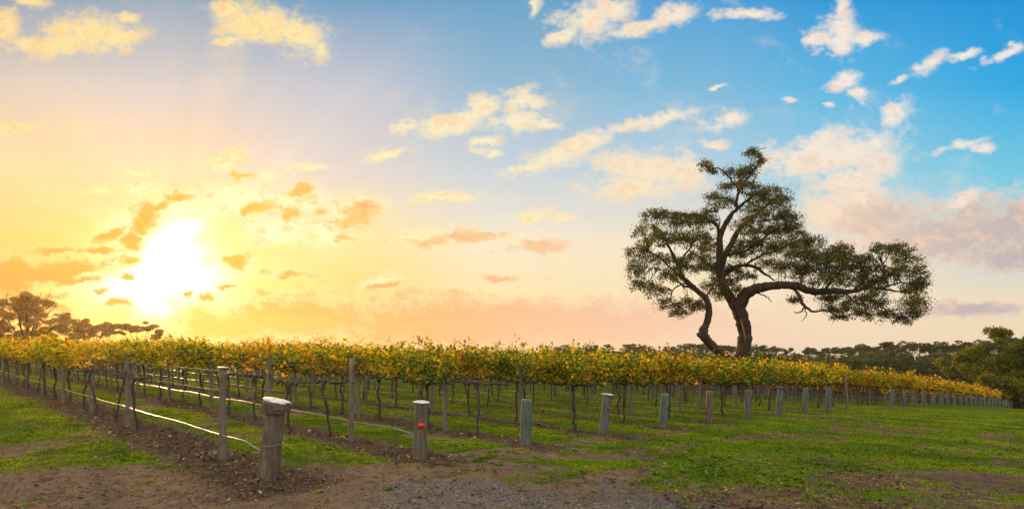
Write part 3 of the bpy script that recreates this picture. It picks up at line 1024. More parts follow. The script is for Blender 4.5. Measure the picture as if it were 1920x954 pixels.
# ------------------------------------------------------------------ end posts (strainers)
def log_mesh(h, r, seed, lean=(0, 0), knots=0.06, top_slant=0.0, taper=0.93, below=0.15):
    rn = random.Random(seed)
    rngs = 22; sides = 20
    mb = MB()
    verts = []; faces = []
    ph = [rn.random() * 6.28 for _ in range(6)]
    for j in range(rngs + 1):
        f = j / rngs
        zz = -below + f * (h + below)
        fr = max(0, zz / h)
        rr = r * (1.03 - (1 - taper) * fr) * (1 + 0.025 * math.sin(5 * fr + ph[0]))
        if j == rngs: rr *= 0.94
        for k in range(sides):
            a = 2 * math.pi * k / sides
            q = rr * (1 + knots * 0.6 * math.sin(2 * a + ph[1] + 1.5 * fr) + knots * 0.5 * math.sin(3 * a + ph[2] - 2 * fr) + rn.uniform(-.012, .012))
            for (kz, ka) in ((0.35, ph[3]), (0.68, ph[4])):
                dd = ((fr - kz) / 0.05) ** 2 + ((((a - ka + math.pi) % (2 * math.pi)) - math.pi) / 0.35) ** 2
                q += r * 0.16 * math.exp(-dd)
            x = math.cos(a) * q; y = math.sin(a) * q
            verts.append((x + lean[0] * fr, y + lean[1] * fr, zz + (top_slant * x / r if j == rngs else top_slant * x / r * max(0, (f - .9) / .1))))
    for j in range(rngs):
        for k in range(sides):
            k2 = (k + 1) % sides
            faces.append((j * sides + k, j * sides + k2, (j + 1) * sides + k2, (j + 1) * sides + k))
    c = len(verts)
    top = verts[rngs * sides:]
    cx = sum(v[0] for v in top) / sides; cy = sum(v[1] for v in top) / sides; cz = sum(v[2] for v in top) / sides
    verts.append((cx, cy, cz + 0.006))
    for k in range(sides):
        faces.append((rngs * sides + k, rngs * sides + (k + 1) % sides, c))
    mb.add(verts, faces)
    return mb.mesh('post_log')


def disc_mesh(r, th, seed, slant=0.0, wob=0.06, dome=0.01, lift=0.0):
    rn = random.Random(seed)
    sides = 22
    mb = MB(); v = []; f = []
    w = [1 + rn.uniform(-wob, wob) for _ in range(sides)]
    prof = [(0.90, 0), (1.0, th * .25), (1.0, th * .75), (0.93, th), (0.5, th + dome * .7)]
    for (pr, pz) in prof:
        for k in range(sides):
            a = 2 * math.pi * k / sides
            x = math.cos(a) * r * pr * w[k]; y = math.sin(a) * r * pr * w[k]
            v.append((x, y, pz + slant * x / r + lift * max(0, x / r) ** 2))
    for j in range(len(prof) - 1):
        for k in range(sides):
            k2 = (k + 1) % sides
            f.append((j * sides + k, j * sides + k2, (j + 1) * sides + k2, (j + 1) * sides + k))
    f.append(tuple(range(sides))[::-1])
    v.append((0, 0, th + dome)); c = len(v) - 1
    for k in range(sides):
        f.append(((len(prof) - 1) * sides + k, (len(prof) - 1) * sides + (k + 1) % sides, c))
    mb.add(v, f)
    return mb.mesh('post_cap')


def patch_mesh(r, z, w, h, az, off=0.004, bend=(0, 0)):
    """small sheet lying on the round face of a post"""
    mb = MB(); v = []; f = []
    n = 6
    for layer in (off, off + 0.004):
        for j, zz in enumerate((z - h / 2, z + h / 2)):
            for k in range(n + 1):
                a = az + (k / n - .5) * w / r
                v.append((math.cos(a) * (r + layer) + bend[0], math.sin(a) * (r + layer) + bend[1], zz + (0.008 * math.sin(k * 2.1) if j else -0.006 * math.cos(k * 1.7))))
    m_ = n + 1
    for k in range(n):
        f.append((k, k + 1, m_ + k + 1, m_ + k)); f.append((2 * m_ + k, 3 * m_ + k, 3 * m_ + k + 1, 2 * m_ + k + 1))
        f.append((k, 2 * m_ + k, 2 * m_ + k + 1, k + 1)); f.append((m_ + k, m_ + k + 1, 3 * m_ + k + 1, 3 * m_ + k))
    f.append((0, m_, 3 * m_, 2 * m_)); f.append((n, 2 * m_ + n, 3 * m_ + n, m_ + n))
    mb.add(v, f)
    return mb.mesh('paint_patch')


# height, radius, lean (toward camera-right is +x), greenness
STR = [
    (0.98, 0.135, (0.13, -0.05), 0.30), (0.95, 0.118, (0.03, 0.0), 0.40), (0.91, 0.115, (0.03, 0.02), 0.80), (0.90, 0.105, (0.11, 0.02), 0.62),
    (0.92, 0.11, (0.09, 0.0), 0.66), (0.93, 0.10, (0.01, 0.0), 0.25), (0.93, 0.11, (0.05, 0.0), 0.50), (0.98, 0.105, (0.09, 0.0), 0.68),
    (0.99, 0.10, (0.04, 0.0), 0.8), (0.98, 0.10, (0.02, 0.0), 0.72)]
SLAB = [
    'thick leaning log end post with worn white split cap, beside bare dirt',
    'round end post with white cap and red painted patch, behind it a bare vine',
    'flat topped mossy green end post without cap or red mark',
    'leaning green end post with pale cap lifted at one side and red tag',
    'pale green end post leaning right with dark dirt mound at its foot',
    'plain grey straight end post without green tint, on bright grass',
    'knotted grey green end post standing below the big tree trunk',
    'leaning teal end post with dark blue cap and red spot',
    'slim upright teal end post just right of the dark capped leaning one',
    'lone teal end post on the open slope, right of its slim twin']
STRAINERS = []
generic_log = None
for i in range(0, 37):
    x, y = xy_of(i * ROW, 0.0)
    if i < 10:
        h, r, ln, gr = STR[i]
        root = empty('strainer_post', (x, y, sz(x, y)))
        o = obj('log', log_mesh(h, r, 900 + i, ln, 0.06 if i not in (0, 6) else 0.11, 0.0), M['log'], root)
        o['green'] = gr
        if i == 0:
            # broad split head above a seam, with a worn white cap
            hm = log_mesh(0.16, r * 1.30, 931, (0.01, 0), 0.10, -0.035, 1.08, 0.0)
            hd = obj('split_head', hm, M['log'], root, (ln[0] * .93, ln[1] * .93, h - 0.045)); hd['green'] = 0.05
            cp = obj('cap', disc_mesh(r * 1.36, 0.024, 5, -0.045, 0.10, 0.012), M['cap_white'], root, (ln[0] + .012, ln[1], h + 0.108))
            hb = MB()
            for z_ in (0.62, 0.63):
                hb.tube([(math.cos(a / 16 * 2 * math.pi) * r * 1.04 + ln[0] * z_ / h, math.sin(a / 16 * 2 * math.pi) * r * 1.04 + ln[1] * z_ / h, z_ - .14 + 0.01 * math.sin(a)) for a in range(17)], [.004] * 17, 5, cap=False)
            obj('wire_wrap', hb.mesh('wire_wrap'), M['wire'], root)
        if i == 1:
            obj('cap', disc_mesh(r * 1.16, 0.034, 6, -0.006, 0.05, 0.02), M['cap_white'], root, (ln[0], ln[1], h - 0.004))
            obj('red_patch', patch_mesh(r * 0.99, 0.58, 0.105, 0.085, -1.35, 0.005, (ln[0] * .63, 0)), M['red_tag'], root)
        if i == 3:
            obj('cap', disc_mesh(r * 1.35, 0.022, 8, -0.016, 0.05, 0.015, 0.0), M['cap_white'], root, (ln[0] + .01, ln[1], h + 0.004))
            obj('cap_rim', disc_mesh(r * 1.22, 0.012, 9, -0.016, 0.05, 0.0), M['cap_blue'], root, (ln[0] + .01, ln[1], h - 0.009))
            obj('red_tag', patch_mesh(r * 0.99, 0.60, 0.05, 0.055, -0.75, 0.005, (ln[0] * .66, 0)), M['red_tag'], root)
        if i == 7:
            obj('cap', disc_mesh(r * 1.5, 0.035, 12, -0.02, 0.05, 0.02), M['cap_dark'], root, (ln[0], ln[1], h - 0.003))
            obj('red_spot', patch_mesh(r * 0.99, 0.52, 0.05, 0.07, -0.6, 0.005, (ln[0] * .53, 0)), M['red_tag'], root)
        tag(root, SLAB[i], 'end post', 'end posts of the vine rows')
        STRAINERS.append((root, (x + ln[0] * .5, y), h))
    elif i in (10, 11, 12):
        continue
    else:
        if generic_log is None:
            generic_log = [log_mesh(0.95, 0.10, 960 + q, (random.uniform(-.06, .06), 0), 0.06) for q in range(4)]
        o = obj('strainer_post', generic_log[i % 4], M['log'], None, (x, y, sz(x, y)))
        o.rotation_euler = (0, 0, i * 1.3)
        o.scale = (1, 1, 0.93 + 0.14 * ((i * 37 % 11) / 10))
        o['green'] = 0.55 + 0.4 * ((i * 29 % 7) / 7)
        if i < 14:
            lab = 'small grey green end post past the tall thin post, start of the far line'
            tag(o, lab, 'end post', 'end posts of the vine rows')
        else:
            tag(o, 'tiny teal end post in the far line running down toward the bushy tree', 'end post', 'far end posts')

# ------------------------------------------------------------------ line posts
def line_post_mesh(h, r, seed, split=False):
    rn = random.Random(seed)
    mb = MB(); sides = 10 if not split else 7
    pts = []; rad = []
    for j in range(9):
        f = j / 8
        pts.append((0.012 * math.sin(3 * f + seed), 0.01 * math.sin(2 * f + 2 * seed), -0.15 + f * (h + .15)))
        rad.append(r * (1.04 - 0.12 * f))
    mb.tube(pts, rad, sides, 0.05, seed=seed)
    return mb.mesh('line_post', False if split else True)


LP = [line_post_mesh(1.5, 0.054, q, q % 2 == 0) for q in range(5)]
for me in LP: me.materials.append(M['post_wood'])
n_lp = 0
first_t = {0: 1.73, 1: 2.2, 2: 2.5, 3: 2.6}
for i in range(0, 26):
    t0 = first_t.get(i, 2.4 + 0.3 * ((i * 5) % 3))
    for k in range(0, 26 if i < 4 else (7 if i < 8 else (3 if i < 12 else 2))):
        t = t0 + (0 if k == 0 else (3.72 * k if i else 5.5 + 3.65 * (k - 1)))
        x, y = xy_of(i * ROW, t)
        if i == 11 and k == 0:
            x, y = xy_of(10.4 * ROW, 0.3)
        elif i in (4, 5, 6, 7) and k % 2 == 1 or i in (8, 9, 10) and k == 1:
            continue
        if x / y < -1.02 or math.hypot(x, y) > 75:
            continue
        rn = random.Random(i * 77 + k)
        lx, ly = rn.uniform(-.03, .03), rn.uniform(-.03, .03)
        if i == 0 and k == 0:
            root = empty('line_post', (x, y, sz(x, y)))
            obj('shaft', LP[1], None, root)
            obj('cap', disc_mesh(0.085, 0.018, 3, 0.0, 0.06, 0.006), M['cap_tin'], root, (LP[1].vertices[-1].co.x * 0, 0, 1.497))
            tag(root, 'slim grey post with flat round tin cap, left of the thick log', 'post', 'line posts in the vine rows')
            root.rotation_euler = (0.0, 0.02, 0.4)
            continue
        o = obj('line_post', LP[rn.randrange(5)], None, None, (x, y, sz(x, y)))
        o.rotation_euler = (lx, ly, rn.random() * 6)
        hs = 1.0 + rn.uniform(-.06, .06) + (0.04 if i in (1, 2) else 0)
        o.scale = (1, 1, hs)
        n_lp += 1
        if i == 11 and k == 0:
            tag(o, 'tall thin lone post on the grass between the last teal post and the far line', 'post', 'line posts in the vine rows')
        elif i < 8 and k < 4:
            lab = 'bare topped grey line post, %s post back from the %s' % (ORD[k], ROWNAME[i])
            tag(o, lab, 'post', 'line posts in the vine rows')
        elif i == 0:
            tag(o, 'weathered line post in the outermost row beyond its fourth post', 'post', 'line posts of the outermost row')
        else:
            tag(o, 'grey line post half hidden among vines deep in the field', 'post', 'line posts deep in the field')

# ------------------------------------------------------------------ drip hoses and wires
def row_cable(i, h, t0, t1, r, sag, sides=6, end=None):
    pts = []
    if end is not None:
        pts.append(end)
    t = t0
    step = 0.62
    k = 0
    while t <= t1:
        x, y = xy_of(i * ROW, t)
        pts.append((x + 0.075 * UH[0], y - 0.075 * UH[1], gz(x, y) + 0.02 + h - sag * (0.5 - 0.5 * math.cos(2 * math.pi * t / 3.7)) + 0.004 * math.sin(1.7 * t + i)))
        t += step if t < 30 else 3.0
        k += 1
    mb = MB()
    mb.tube(pts, [r] * len(pts), sides, cap=True)
    return mb.mesh('cable')


for i in range(0, 20):
    root, (ex, ey), h = STRAINERS[i] if i < 10 else (None, xy_of(i * ROW, 0.0), 0.95)
    x, y = xy_of(i * ROW, 0.12)
    z = gz(x, y)
    t1 = 60 if i < 9 else 30
    end = (x, y, z + 0.36 + 0.04 * (i % 3))
    o = obj('drip_hose', row_cable(i, 0.44, 0.9, t1, 0.0115 if i < 2 else 0.0095, 0.02, 8, end), M['hose'] if i < 2 else M['hose_dark'])
    where = ROWNAME[i] if i < 10 else None
    if where:
        tag(o, 'thin dark drip hose slung low along the row from the ' + where, 'hose', 'drip hoses along the vine rows')
    else:
        tag(o, 'thin drip hose under the downhill rows past the big tree', 'hose', 'downhill drip hoses')
for i in range(0, 10):
    ln = STR[i][2]
    x, y = xy_of(i * ROW, 0.0)
    z = gz(x, y)
    for (wh, nm) in ((WIRE_H, 'lower'), (1.46, 'upper')):
        t0 = first_t.get(i, 2.4 + 0.3 * ((i * 5) % 3))
        mid = []
        end = (x + ln[0] * .8 + VR[0] * .1, y + VR[1] * .1, z + (0.80 if nm == 'lower' else 0.86))
        o = obj('trellis_wire', row_cable(i, wh, t0, 60, 0.0022, 0.0, 4, end), M['wire'])
        tag(o, '%s steel trellis wire of the row tied to the %s' % (nm, ROWNAME[i]), 'wire', 'trellis wires')

# ------------------------------------------------------------------ the big gum tree
DT = TREE_XY[1]


def tp(px, py, dd=0.0):
    """photo point on the tree, dd metres behind (+) or before (-) the trunk"""
    Y = DT + dd
    return np.array(((px - 960) / FPX * Y, Y, CAMZ - (py - HORY) / FPX * Y))


TB = np.array((TREE_XY[0], TREE_XY[1], 0.0))
tb_z = sz(*TREE_XY)
TSC = DT / FPX      # metres per photo pixel
LIMBS = []          # (points Nx3, radii)


def limb(mb, pts, seed, sides=12, rough=0.06, per=5, jitter=0.0):
    """pts rows: px, py, depth, width px"""
    P = np.array([list(tp(a, b, d)) + [w * 0.5 * TSC] for (a, b, d, w) in pts])
    Q = smooth_path(P, per)
    rn = np.random.default_rng(seed)
    if jitter:
        Q[1:-1, :3] += rn.normal(size=(len(Q) - 2, 3)) * jitter
    Q[:, 3] *= (1 + 0.05 * rn.normal(size=len(Q))) * np.where(Q[:, 3] < 0.2, 0.78, 0.9)
    Q[:, :3] -= np.array((TREE_XY[0], TREE_XY[1], tb_z))
    mb.tube(Q[:, :3], np.maximum(Q[:, 3], 0.012), sides, rough, seed=seed)
    LIMBS.append(Q)
    return Q


tree = empty('eucalyptus_tree', (TREE_XY[0], TREE_XY[1], tb_z))
tag(tree, 'big old gum tree with two dark trunks and a long sideways limb among vines', 'tree')

tk = MB()
limb(tk, [(1374, 745, 0, 56), (1380, 718, 0, 38), (1388, 685, 0, 30), (1394, 655, 0, 28), (1397, 628, 0, 28), (1393, 605, 0, 27), (1384, 580, 0, 27), (1367, 555, .1, 20), (1354, 532, .2, 20), (1350, 505, .3, 18), (1350, 475, .3, 15), (1349, 445, .3, 13)], 1, 16, 0.07, 6)
TRUNK = obj('trunk', tk.mesh('gum_trunk'), M['gum_bark'], tree)
st = MB()
limb(st, [(1380, 724, -.2, 32), (1372, 690, -.6, 23), (1357, 666, -1, 19), (1337, 650, -1.2, 18), (1322, 633, -1.3, 19), (1319, 620, -1.3, 17), (1326, 603, -1.2, 14), (1329, 580, -1.2, 13), (1324, 560, -1.3, 12), (1311, 548, -1.4, 10), (1298, 537, -1.5, 11), (1281, 520, -1.7, 9), (1272, 500, -1.9, 8), (1258, 470, -2.2, 6), (1246, 445, -2.5, 4)], 2, 12, 0.09, 5)
# the stub of a lost branch
limb(st, [(1321, 632, -1.3, 12), (1313, 629, -1.4, 11), (1308, 625, -1.5, 8)], 3, 8, 0.15, 3)
limb(st, [(1326, 604, -1.2, 7), (1330, 600, -1.1, 6), (1331, 594, -1.1, 3)], 4, 6, 0.1, 3)
obj('second_trunk', st.mesh('gum_second_trunk'), M['gum_bark'], tree)
sc = MB()
P = [tp(1389, 598, -0.57), tp(1393, 614, -0.56), tp(1397, 630, -0.57), tp(1396, 644, -0.55)]
P = [p - np.array((TREE_XY[0], TREE_XY[1], tb_z)) for p in P]
sc.tube(P, [.03, .07, .07, .02], 8, .1)
obj('torn_wood', sc.mesh('torn_wood'), M['bare_wood'], TRUNK)

BR = [
    # long sideways limb
    [(1383, 582, 0, 27), (1394, 557, -.3, 25), (1408, 545, -.6, 22), (1428, 539, -1, 19), (1450, 536, -1.3, 17), (1470, 534, -1.5, 16), (1494, 536, -1.7, 15), (1513, 543, -1.8, 15), (1532, 547, -1.9, 14), (1563, 545, -2, 12), (1590, 547, -2, 10), (1622, 541, -2, 8), (1653, 541, -1.8, 6), (1690, 548, -1.6, 3)],
    [(1484, 535, -1.6, 8), (1499, 555, -2, 8), (1507, 572, -2.2, 7), (1525, 584, -2.4, 5), (1552, 582, -2.4, 4), (1574, 598, -2.5, 2)],
    [(1509, 574, -2.2, 4), (1500, 586, -2.2, 3), (1488, 584, -2.1, 1.5)],
    [(1509, 576, -2.2, 3), (1512, 590, -2.3, 2.2), (1503, 602, -2.3, 1)],
    [(1410, 545, -.6, 4), (1428, 553, -.8, 3), (1440, 558, -.9, 2.4), (1446, 567, -1, 1.2)],
    # right leader into the upper crown
    [(1351, 500, .3, 13), (1376, 446, 1.2, 11), (1390, 426, 1.6, 9), (1408, 411, 2, 8), (1432, 390, 2.2, 5), (1460, 366, 2.3, 3)],
    [(1350, 520, .2, 12), (1381, 500, 1, 10), (1408, 498, 1.5, 8), (1431, 511, 1.8, 6), (1452, 526, 2, 3)],
    [(1395, 498, 1.3, 6), (1425, 480, 1.9, 5), (1455, 470, 2.2, 4), (1485, 455, 2.3, 2)],
    [(1362, 478, 1, 8), (1400, 470, -.6, 6), (1440, 440, -1.4, 5), (1475, 415, -1.9, 3)],
    # top leader
    [(1349, 447, .3, 12), (1355, 431, .2, 11), (1367, 408, 0, 10), (1383, 391, -.2, 9), (1400, 377, -.4, 6), (1420, 362, -.6, 3)],
    [(1382, 392, -.2, 8), (1381, 374, -.2, 7), (1388, 356, -.1, 6), (1400, 336, 0, 5), (1410, 326, 0, 4), (1421, 309, 0, 3), (1426, 297, 0, 2.4), (1416, 288, 0, 1.4)],
    [(1385, 362, -.1, 5), (1381, 349, -.4, 4), (1365, 330, -.7, 3.4), (1349, 316, -.9, 3), (1333, 319, -1, 2.2), (1321, 311, -1, 1.4)],
    [(1382, 388, -.2, 5), (1371, 378, -.6, 4), (1357, 371, -1, 3), (1342, 372, -1.2, 1.5)],
    # left offshoot
    [(1348, 444, .3, 9), (1346, 428, 0, 8), (1335, 415, -.4, 7), (1318, 407, -.7, 6), (1302, 403, -1, 6), (1285, 402, -1.2, 5), (1270, 400, -1.4, 4), (1249, 398, -1.6, 2)],
    [(1345, 428, 0, 4), (1350, 417, .2, 3), (1350, 410, .3, 1.6)],
    # second trunk's side limbs
    [(1300, 538, -1.5, 7), (1280, 535, -1.9, 5), (1263, 520, -2.2, 4), (1240, 508, -2.5, 3), (1215, 500, -2.7, 1.6)],
    [(1281, 520, -1.7, 6), (1265, 510, -1.2, 5), (1240, 485, -.8, 4), (1215, 470, -.4, 2)],
    [(1272, 500, -1.9, 5), (1290, 470, -2.1, 4), (1305, 445, -2.2, 3), (1310, 425, -2.2, 2)],
    [(1290, 530, -1.6, 4), (1264, 541, -1.5, 3), (1258, 560, -1.5, 2), (1262, 576, -1.5, 1)],
    [(1322, 557, -1.3, 5), (1336, 540, -1, 4), (1346, 520, -.8, 2)],
    # risers from the sideways limb
    [(1500, 538, -1.7, 6), (1505, 515, -1.2, 5), (1515, 490, -.8, 4), (1512, 460, -.5, 2)],
    [(1545, 546, -2, 6), (1560, 525, -1.6, 5), (1580, 500, -1.3, 4), (1575, 475, -1.2, 2)],
    [(1600, 545, -2, 5), (1622, 520, -2.4, 4), (1650, 500, -2.6, 3), (1662, 485, -2.6, 2.4), (1668, 470, -2.6, 1.2)],
    [(1625, 541, -2, 4), (1660, 522, -1.4, 3), (1690, 500, -1.2, 2.4), (1700, 480, -1.1, 1.4)],
    [(1653, 541, -1.8, 4), (1690, 530, -2.2, 3), (1715, 540, -2.4, 2.4), (1722, 565, -2.5, 1.4)],
    [(1580, 547, -2, 4), (1605, 565, -2.4, 3), (1635, 575, -2.6, 2), (1650, 588, -2.6, 1)],
]
for b, pts in enumerate(BR):
    mb = MB()
    big = max(p[3] for p in pts) > 9
    limb(mb, pts, 20 + b, 12 if big else 7, 0.06, 5 if big else 4, 0.03 if not big else 0.02)
    obj('branch', mb.mesh('gum_branch'), M['gum_bark'], tree)

CLUMPS = [
    (1228, 408, 24, 15), (1258, 415, 34, 18), (1292, 418, 34, 20), (1320, 420, 24, 20), (1215, 445, 26, 24), (1196, 482, 20, 24), (1190, 512, 15, 18), (1204, 535, 20, 14),
    (1240, 450, 26, 18), (1240, 490, 30, 16), (1275, 455, 26, 18), (1310, 452, 28, 18), (1330, 470, 20, 20), (1300, 490, 30, 18), (1325, 505, 24, 18), (1258, 520, 26, 13), (1228, 548, 18, 13),
    (1250, 570, 13, 12), (1288, 572, 22, 14), (1276, 588, 16, 9), (1308, 576, 13, 11), (1338, 538, 22, 16), (1348, 510, 16, 16), (1282, 505, 20, 12), (1350, 555, 13, 10),
    (1322, 311, 12, 8), (1335, 320, 6, 5), (1414, 290, 17, 12), (1427, 302, 7, 7), (1372, 326, 22, 12), (1394, 332, 20, 16), (1384, 348, 16, 10), (1342, 374, 20, 13), (1360, 380, 16, 10), (1330, 398, 12, 8), (1356, 352, 10, 8), (1405, 318, 12, 9),
    (1402, 352, 18, 10), (1420, 368, 24, 13), (1452, 362, 28, 15), (1440, 382, 34, 16), (1470, 380, 16, 14), (1412, 400, 26, 18), (1445, 410, 36, 20), (1476, 408, 20, 18), (1488, 425, 12, 14),
    (1395, 425, 22, 16), (1425, 440, 36, 20), (1462, 440, 32, 20), (1400, 460, 28, 18), (1378, 480, 20, 18), (1430, 470, 36, 18), (1468, 470, 30, 20), (1372, 510, 20, 16), (1398, 520, 22, 10), (1445, 500, 34, 14), (1365, 535, 14, 12), (1385, 545, 14, 10),
    (1500, 450, 22, 18), (1522, 462, 24, 18), (1505, 485, 30, 20), (1535, 490, 28, 20), (1485, 505, 30, 16), (1520, 515, 32, 16), (1555, 500, 28, 20), (1572, 470, 24, 13), (1560, 482, 20, 14), (1590, 485, 22, 14), (1605, 500, 26, 18), (1585, 515, 30, 16), (1622, 490, 18, 12),
    (1552, 530, 26, 12), (1608, 530, 28, 16), (1636, 510, 24, 16), (1640, 535, 22, 12), (1660, 468, 22, 13), (1684, 472, 22, 14), (1702, 490, 20, 18), (1690, 512, 20, 14), (1718, 515, 16, 18), (1728, 540, 14, 20), (1712, 548, 18, 18), (1722, 570, 16, 16), (1706, 590, 18, 13), (1692, 600, 12, 9), (1668, 520, 20, 12), (1700, 570, 13, 12),
    (1646, 572, 18, 12), (1662, 590, 14, 9), (1612, 570, 24, 16), (1620, 588, 18, 10), (1590, 582, 22, 14), (1576, 596, 14, 8), (1570, 560, 18, 11), (1640, 555, 16, 10), (1490, 565, 11, 8), (1548, 560, 13, 8), (1556, 580, 10, 8),
]


def build_gum_crown():
    rng = np.random.default_rng(42)
    off0 = np.array((TREE_XY[0], TREE_XY[1], tb_z))
    tw = MB()
    C = []; D = []; Nn = []; S = []
    allp = np.concatenate([q[:, :3] for q in LIMBS])
    allw = allp + off0
    for n, (cx, cy, rx, ry) in enumerate(CLUMPS):
        # depth follows the limb that carries the tuft, then scatters
        ppx = (allw[:, 0]) / allw[:, 1] * FPX + 960; ppy = HORY - (allw[:, 2] - CAMZ) / allw[:, 1] * FPX
        near_i = np.argmin(np.hypot(ppx - cx, ppy - cy))
        near = allp[near_i]
        depth = near[1] + rng.normal() * 0.8
        c0 = tp(cx, cy, depth) - off0
        R3 = np.array((rx * TSC, min(rx, 26) * TSC * 0.95, ry * TSC))
        area = rx * ry
        nspray = int(10 + area / 12.5)
        for k in range(nspray):
            u = rand_unit(1, rng)[0]
            u[2] = abs(u[2]) if rng.random() < 0.62 else u[2]
            rr = 0.35 + 0.75 * rng.random() ** 0.6
            c = c0 + u * R3 * rr
            sg = (0.11 + 0.11 * rng.random())
            m = int(18 + 22 * rng.random())
            loose = 1.7 if rng.random() < 0.35 else 1.0
            pos = c + rand_unit(m, rng) * (rng.random((m, 1)) ** 0.6) * np.array((sg * 2.1, sg * 2.1, sg * 1.35)) * loose
            C.append(pos)
            outd = unit(rng.normal(size=(m, 3)) * 0.7 + np.array((0, 0, -0.75)) + 0.35 * u)
            D.append(outd)
            Nn.append(rand_unit(m, rng))
            S.append(0.11 + 0.11 * rng.random(m))
            if k % 3 == 0:
                mid = (near + c) / 2 + rng.normal(size=3) * 0.10
                j = np.argmin(np.linalg.norm(allp - c, axis=1))
                q = allp[j]
                if np.linalg.norm(q - c) < 4.0:
                    mid = (q + c) / 2 + rng.normal(size=3) * 0.13 + np.array((0, 0, 0.1))
                    w = 0.012 + 0.010 * min(2, np.linalg.norm(q - c))
                    p = smooth_path([list(q) + [w], list(mid) + [w * .7], list(c) + [.008]], 3)
                    tw.tube(p[:, :3], p[:, 3], 4, 0, cap=False)
    C = np.concatenate(C); D = np.concatenate(D); Nn = np.concatenate(Nn); S = np.concatenate(S)
    V, F, Z = leaf_quads(C, D, Nn, S, S * 0.36, 0.08)
    obj('crown', fast_mesh('gum_crown', V, F, Z), M['gum_leaf'], tree)
    obj('twigs', tw.mesh('gum_twigs'), M['gum_bark'], tree)
    return len(C)


print('gum leaves', build_gum_crown())

# ------------------------------------------------------------------ other trees
def puff_leaves(rng, centres, radii, per, L, asp=0.5, flat=0.6, up=0.6):
    C = []; D = []; Nn = []; S = []
    for c, r in zip(centres, radii):
        k = int(per * (r / np.mean(radii)) ** 2)
        u = rand_unit(k, rng)
        u[:, 2] = np.where(rng.random(k) < up, np.abs(u[:, 2]), u[:, 2])
        p = np.asarray(c) + u * np.array((r, r, r * flat)) * (0.55 + 0.5 * rng.random((k, 1)))
        p += rng.normal(size=p.shape) * r * 0.08
        C.append(p); D.append(unit(u * 0.5 + rng.normal(size=(k, 3)) * 0.7)); Nn.append(rand_unit(k, rng)); S.append(L * (0.6 + 0.8 * rng.random(k)))
    return leaf_quads(np.concatenate(C), np.concatenate(D), np.concatenate(Nn), np.concatenate(S), np.concatenate(S) * asp, 0.1)


def make_gum(seed, H=14.0, spread=4.5, nb=9, leaf=0.5, per=150, trunk_frac=0.45, lean=0.0, tiers=2, mat='far_leaf', r0=0.26, flat=0.42):
    """umbrella crowned eucalypt: forked stems carrying flat-topped tufts with sky between them"""
    rng = np.random.default_rng(seed)
    mb = MB()
    fork = H * trunk_frac * (0.75 + 0.4 * rng.random())
    top0 = np.array((lean * fork * .4, 0, fork))
    p = smooth_path([[0, 0, -0.6, r0 * 1.15], [lean * fork * .15 + .1, 0, fork * .5, r0 * .85], list(top0) + [r0 * .7]], 4)
    mb.tube(p[:, :3], p[:, 3], 7, 0.05)
    cs = []; rs = []
    for k in range(nb):
        a = 2 * math.pi * (k + rng.random() * .8) / nb
        f = (0.25 + 0.75 * rng.random()) ** 0.7
        tier = rng.integers(0, tiers) / max(1, tiers)
        e = np.array((math.cos(a) * spread * f + lean * H * .3, math.sin(a) * spread * f, H * (0.95 - 0.20 * f * f - 0.26 * tier * rng.random() - 0.05 * rng.random())))
        mid = top0 * 0.45 + e * 0.55 + np.array((0, 0, -0.06 * H)) + rng.normal(size=3) * .25
        q = smooth_path([list(top0) + [r0 * .5], list(mid) + [r0 * .3], list(e) + [r0 * .1]], 4)
        mb.tube(q[:, :3], q[:, 3], 5, 0, cap=False)
        cs.append(e); rs.append(spread * (0.26 + 0.20 * rng.random()))
        for j in range(2):
            e2 = e + np.array((rng.normal() * spread * .22, rng.normal() * spread * .22, rng.normal() * H * .03 - .02 * H))
            mb.tube([mid, (mid + e2) / 2 + rng.normal(size=3) * .15, e2], [r0 * .2, r0 * .12, r0 * .06], 4, 0, cap=False)
            cs.append(e2); rs.append(spread * (0.16 + 0.14 * rng.random()))
    V, F, Z = puff_leaves(rng, cs, rs, per, leaf, 0.55, flat, 0.72)
    return mb.mesh('tree_trunk'), fast_mesh('tree_crown', V, F, Z)


def make_bush(seed, W=3.2, H=4.0, leaf=0.45, n=12, per=130):
    rng = np.random.default_rng(seed)
    mb = MB()
    cs = []; rs = []
    for k in range(n):
        a = rng.random() * 6.28; f = rng.random() ** .6
        e = np.array((math.cos(a) * W * f, math.sin(a) * W * f, H * (0.35 + 0.5 * rng.random() * (1 - .5 * f))))
        mb.tube([(0, 0, -.4), e * .5 + rng.normal(size=3) * .15, e], [.12, .07, .03], 5, 0, cap=False)
        cs.append(e); rs.append(W * (.28 + .2 * rng.random()))
    V, F, Z = puff_leaves(rng, cs, rs, per, leaf, 0.6, 0.75, 0.6)
    return mb.mesh('bush_stems'), fast_mesh('bush_crown', V, F, Z)


def place_tree(name, pair, x, y, s, rz, label, cat, group, mats, zoff=0.0, sz_=1.0):
    r = empty(name, (x, y, gz(x, y) + zoff), rz)
    r.scale = (s, s, s * sz_)
    a = obj('trunk', pair[0], M[mats[0]], r)
    b = obj('crown', pair[1], M[mats[1]], r)
    tag(r, label, cat, group)
    return r


GUMS = [make_gum(600 + k, 14.0 + (k % 3), 2.3 + 0.5 * (k % 4), 6 + k % 3, 0.36, 95, trunk_frac=0.60, tiers=1, flat=0.36) for k in range(6)]
BUSH = [make_bush(700 + k, 3.0 + .4 * (k % 3), 4.2 + .6 * (k % 2)) for k in range(5)]


def px_of(x, y):
    return 960 + FPX * x / y


rn = random.Random(99)
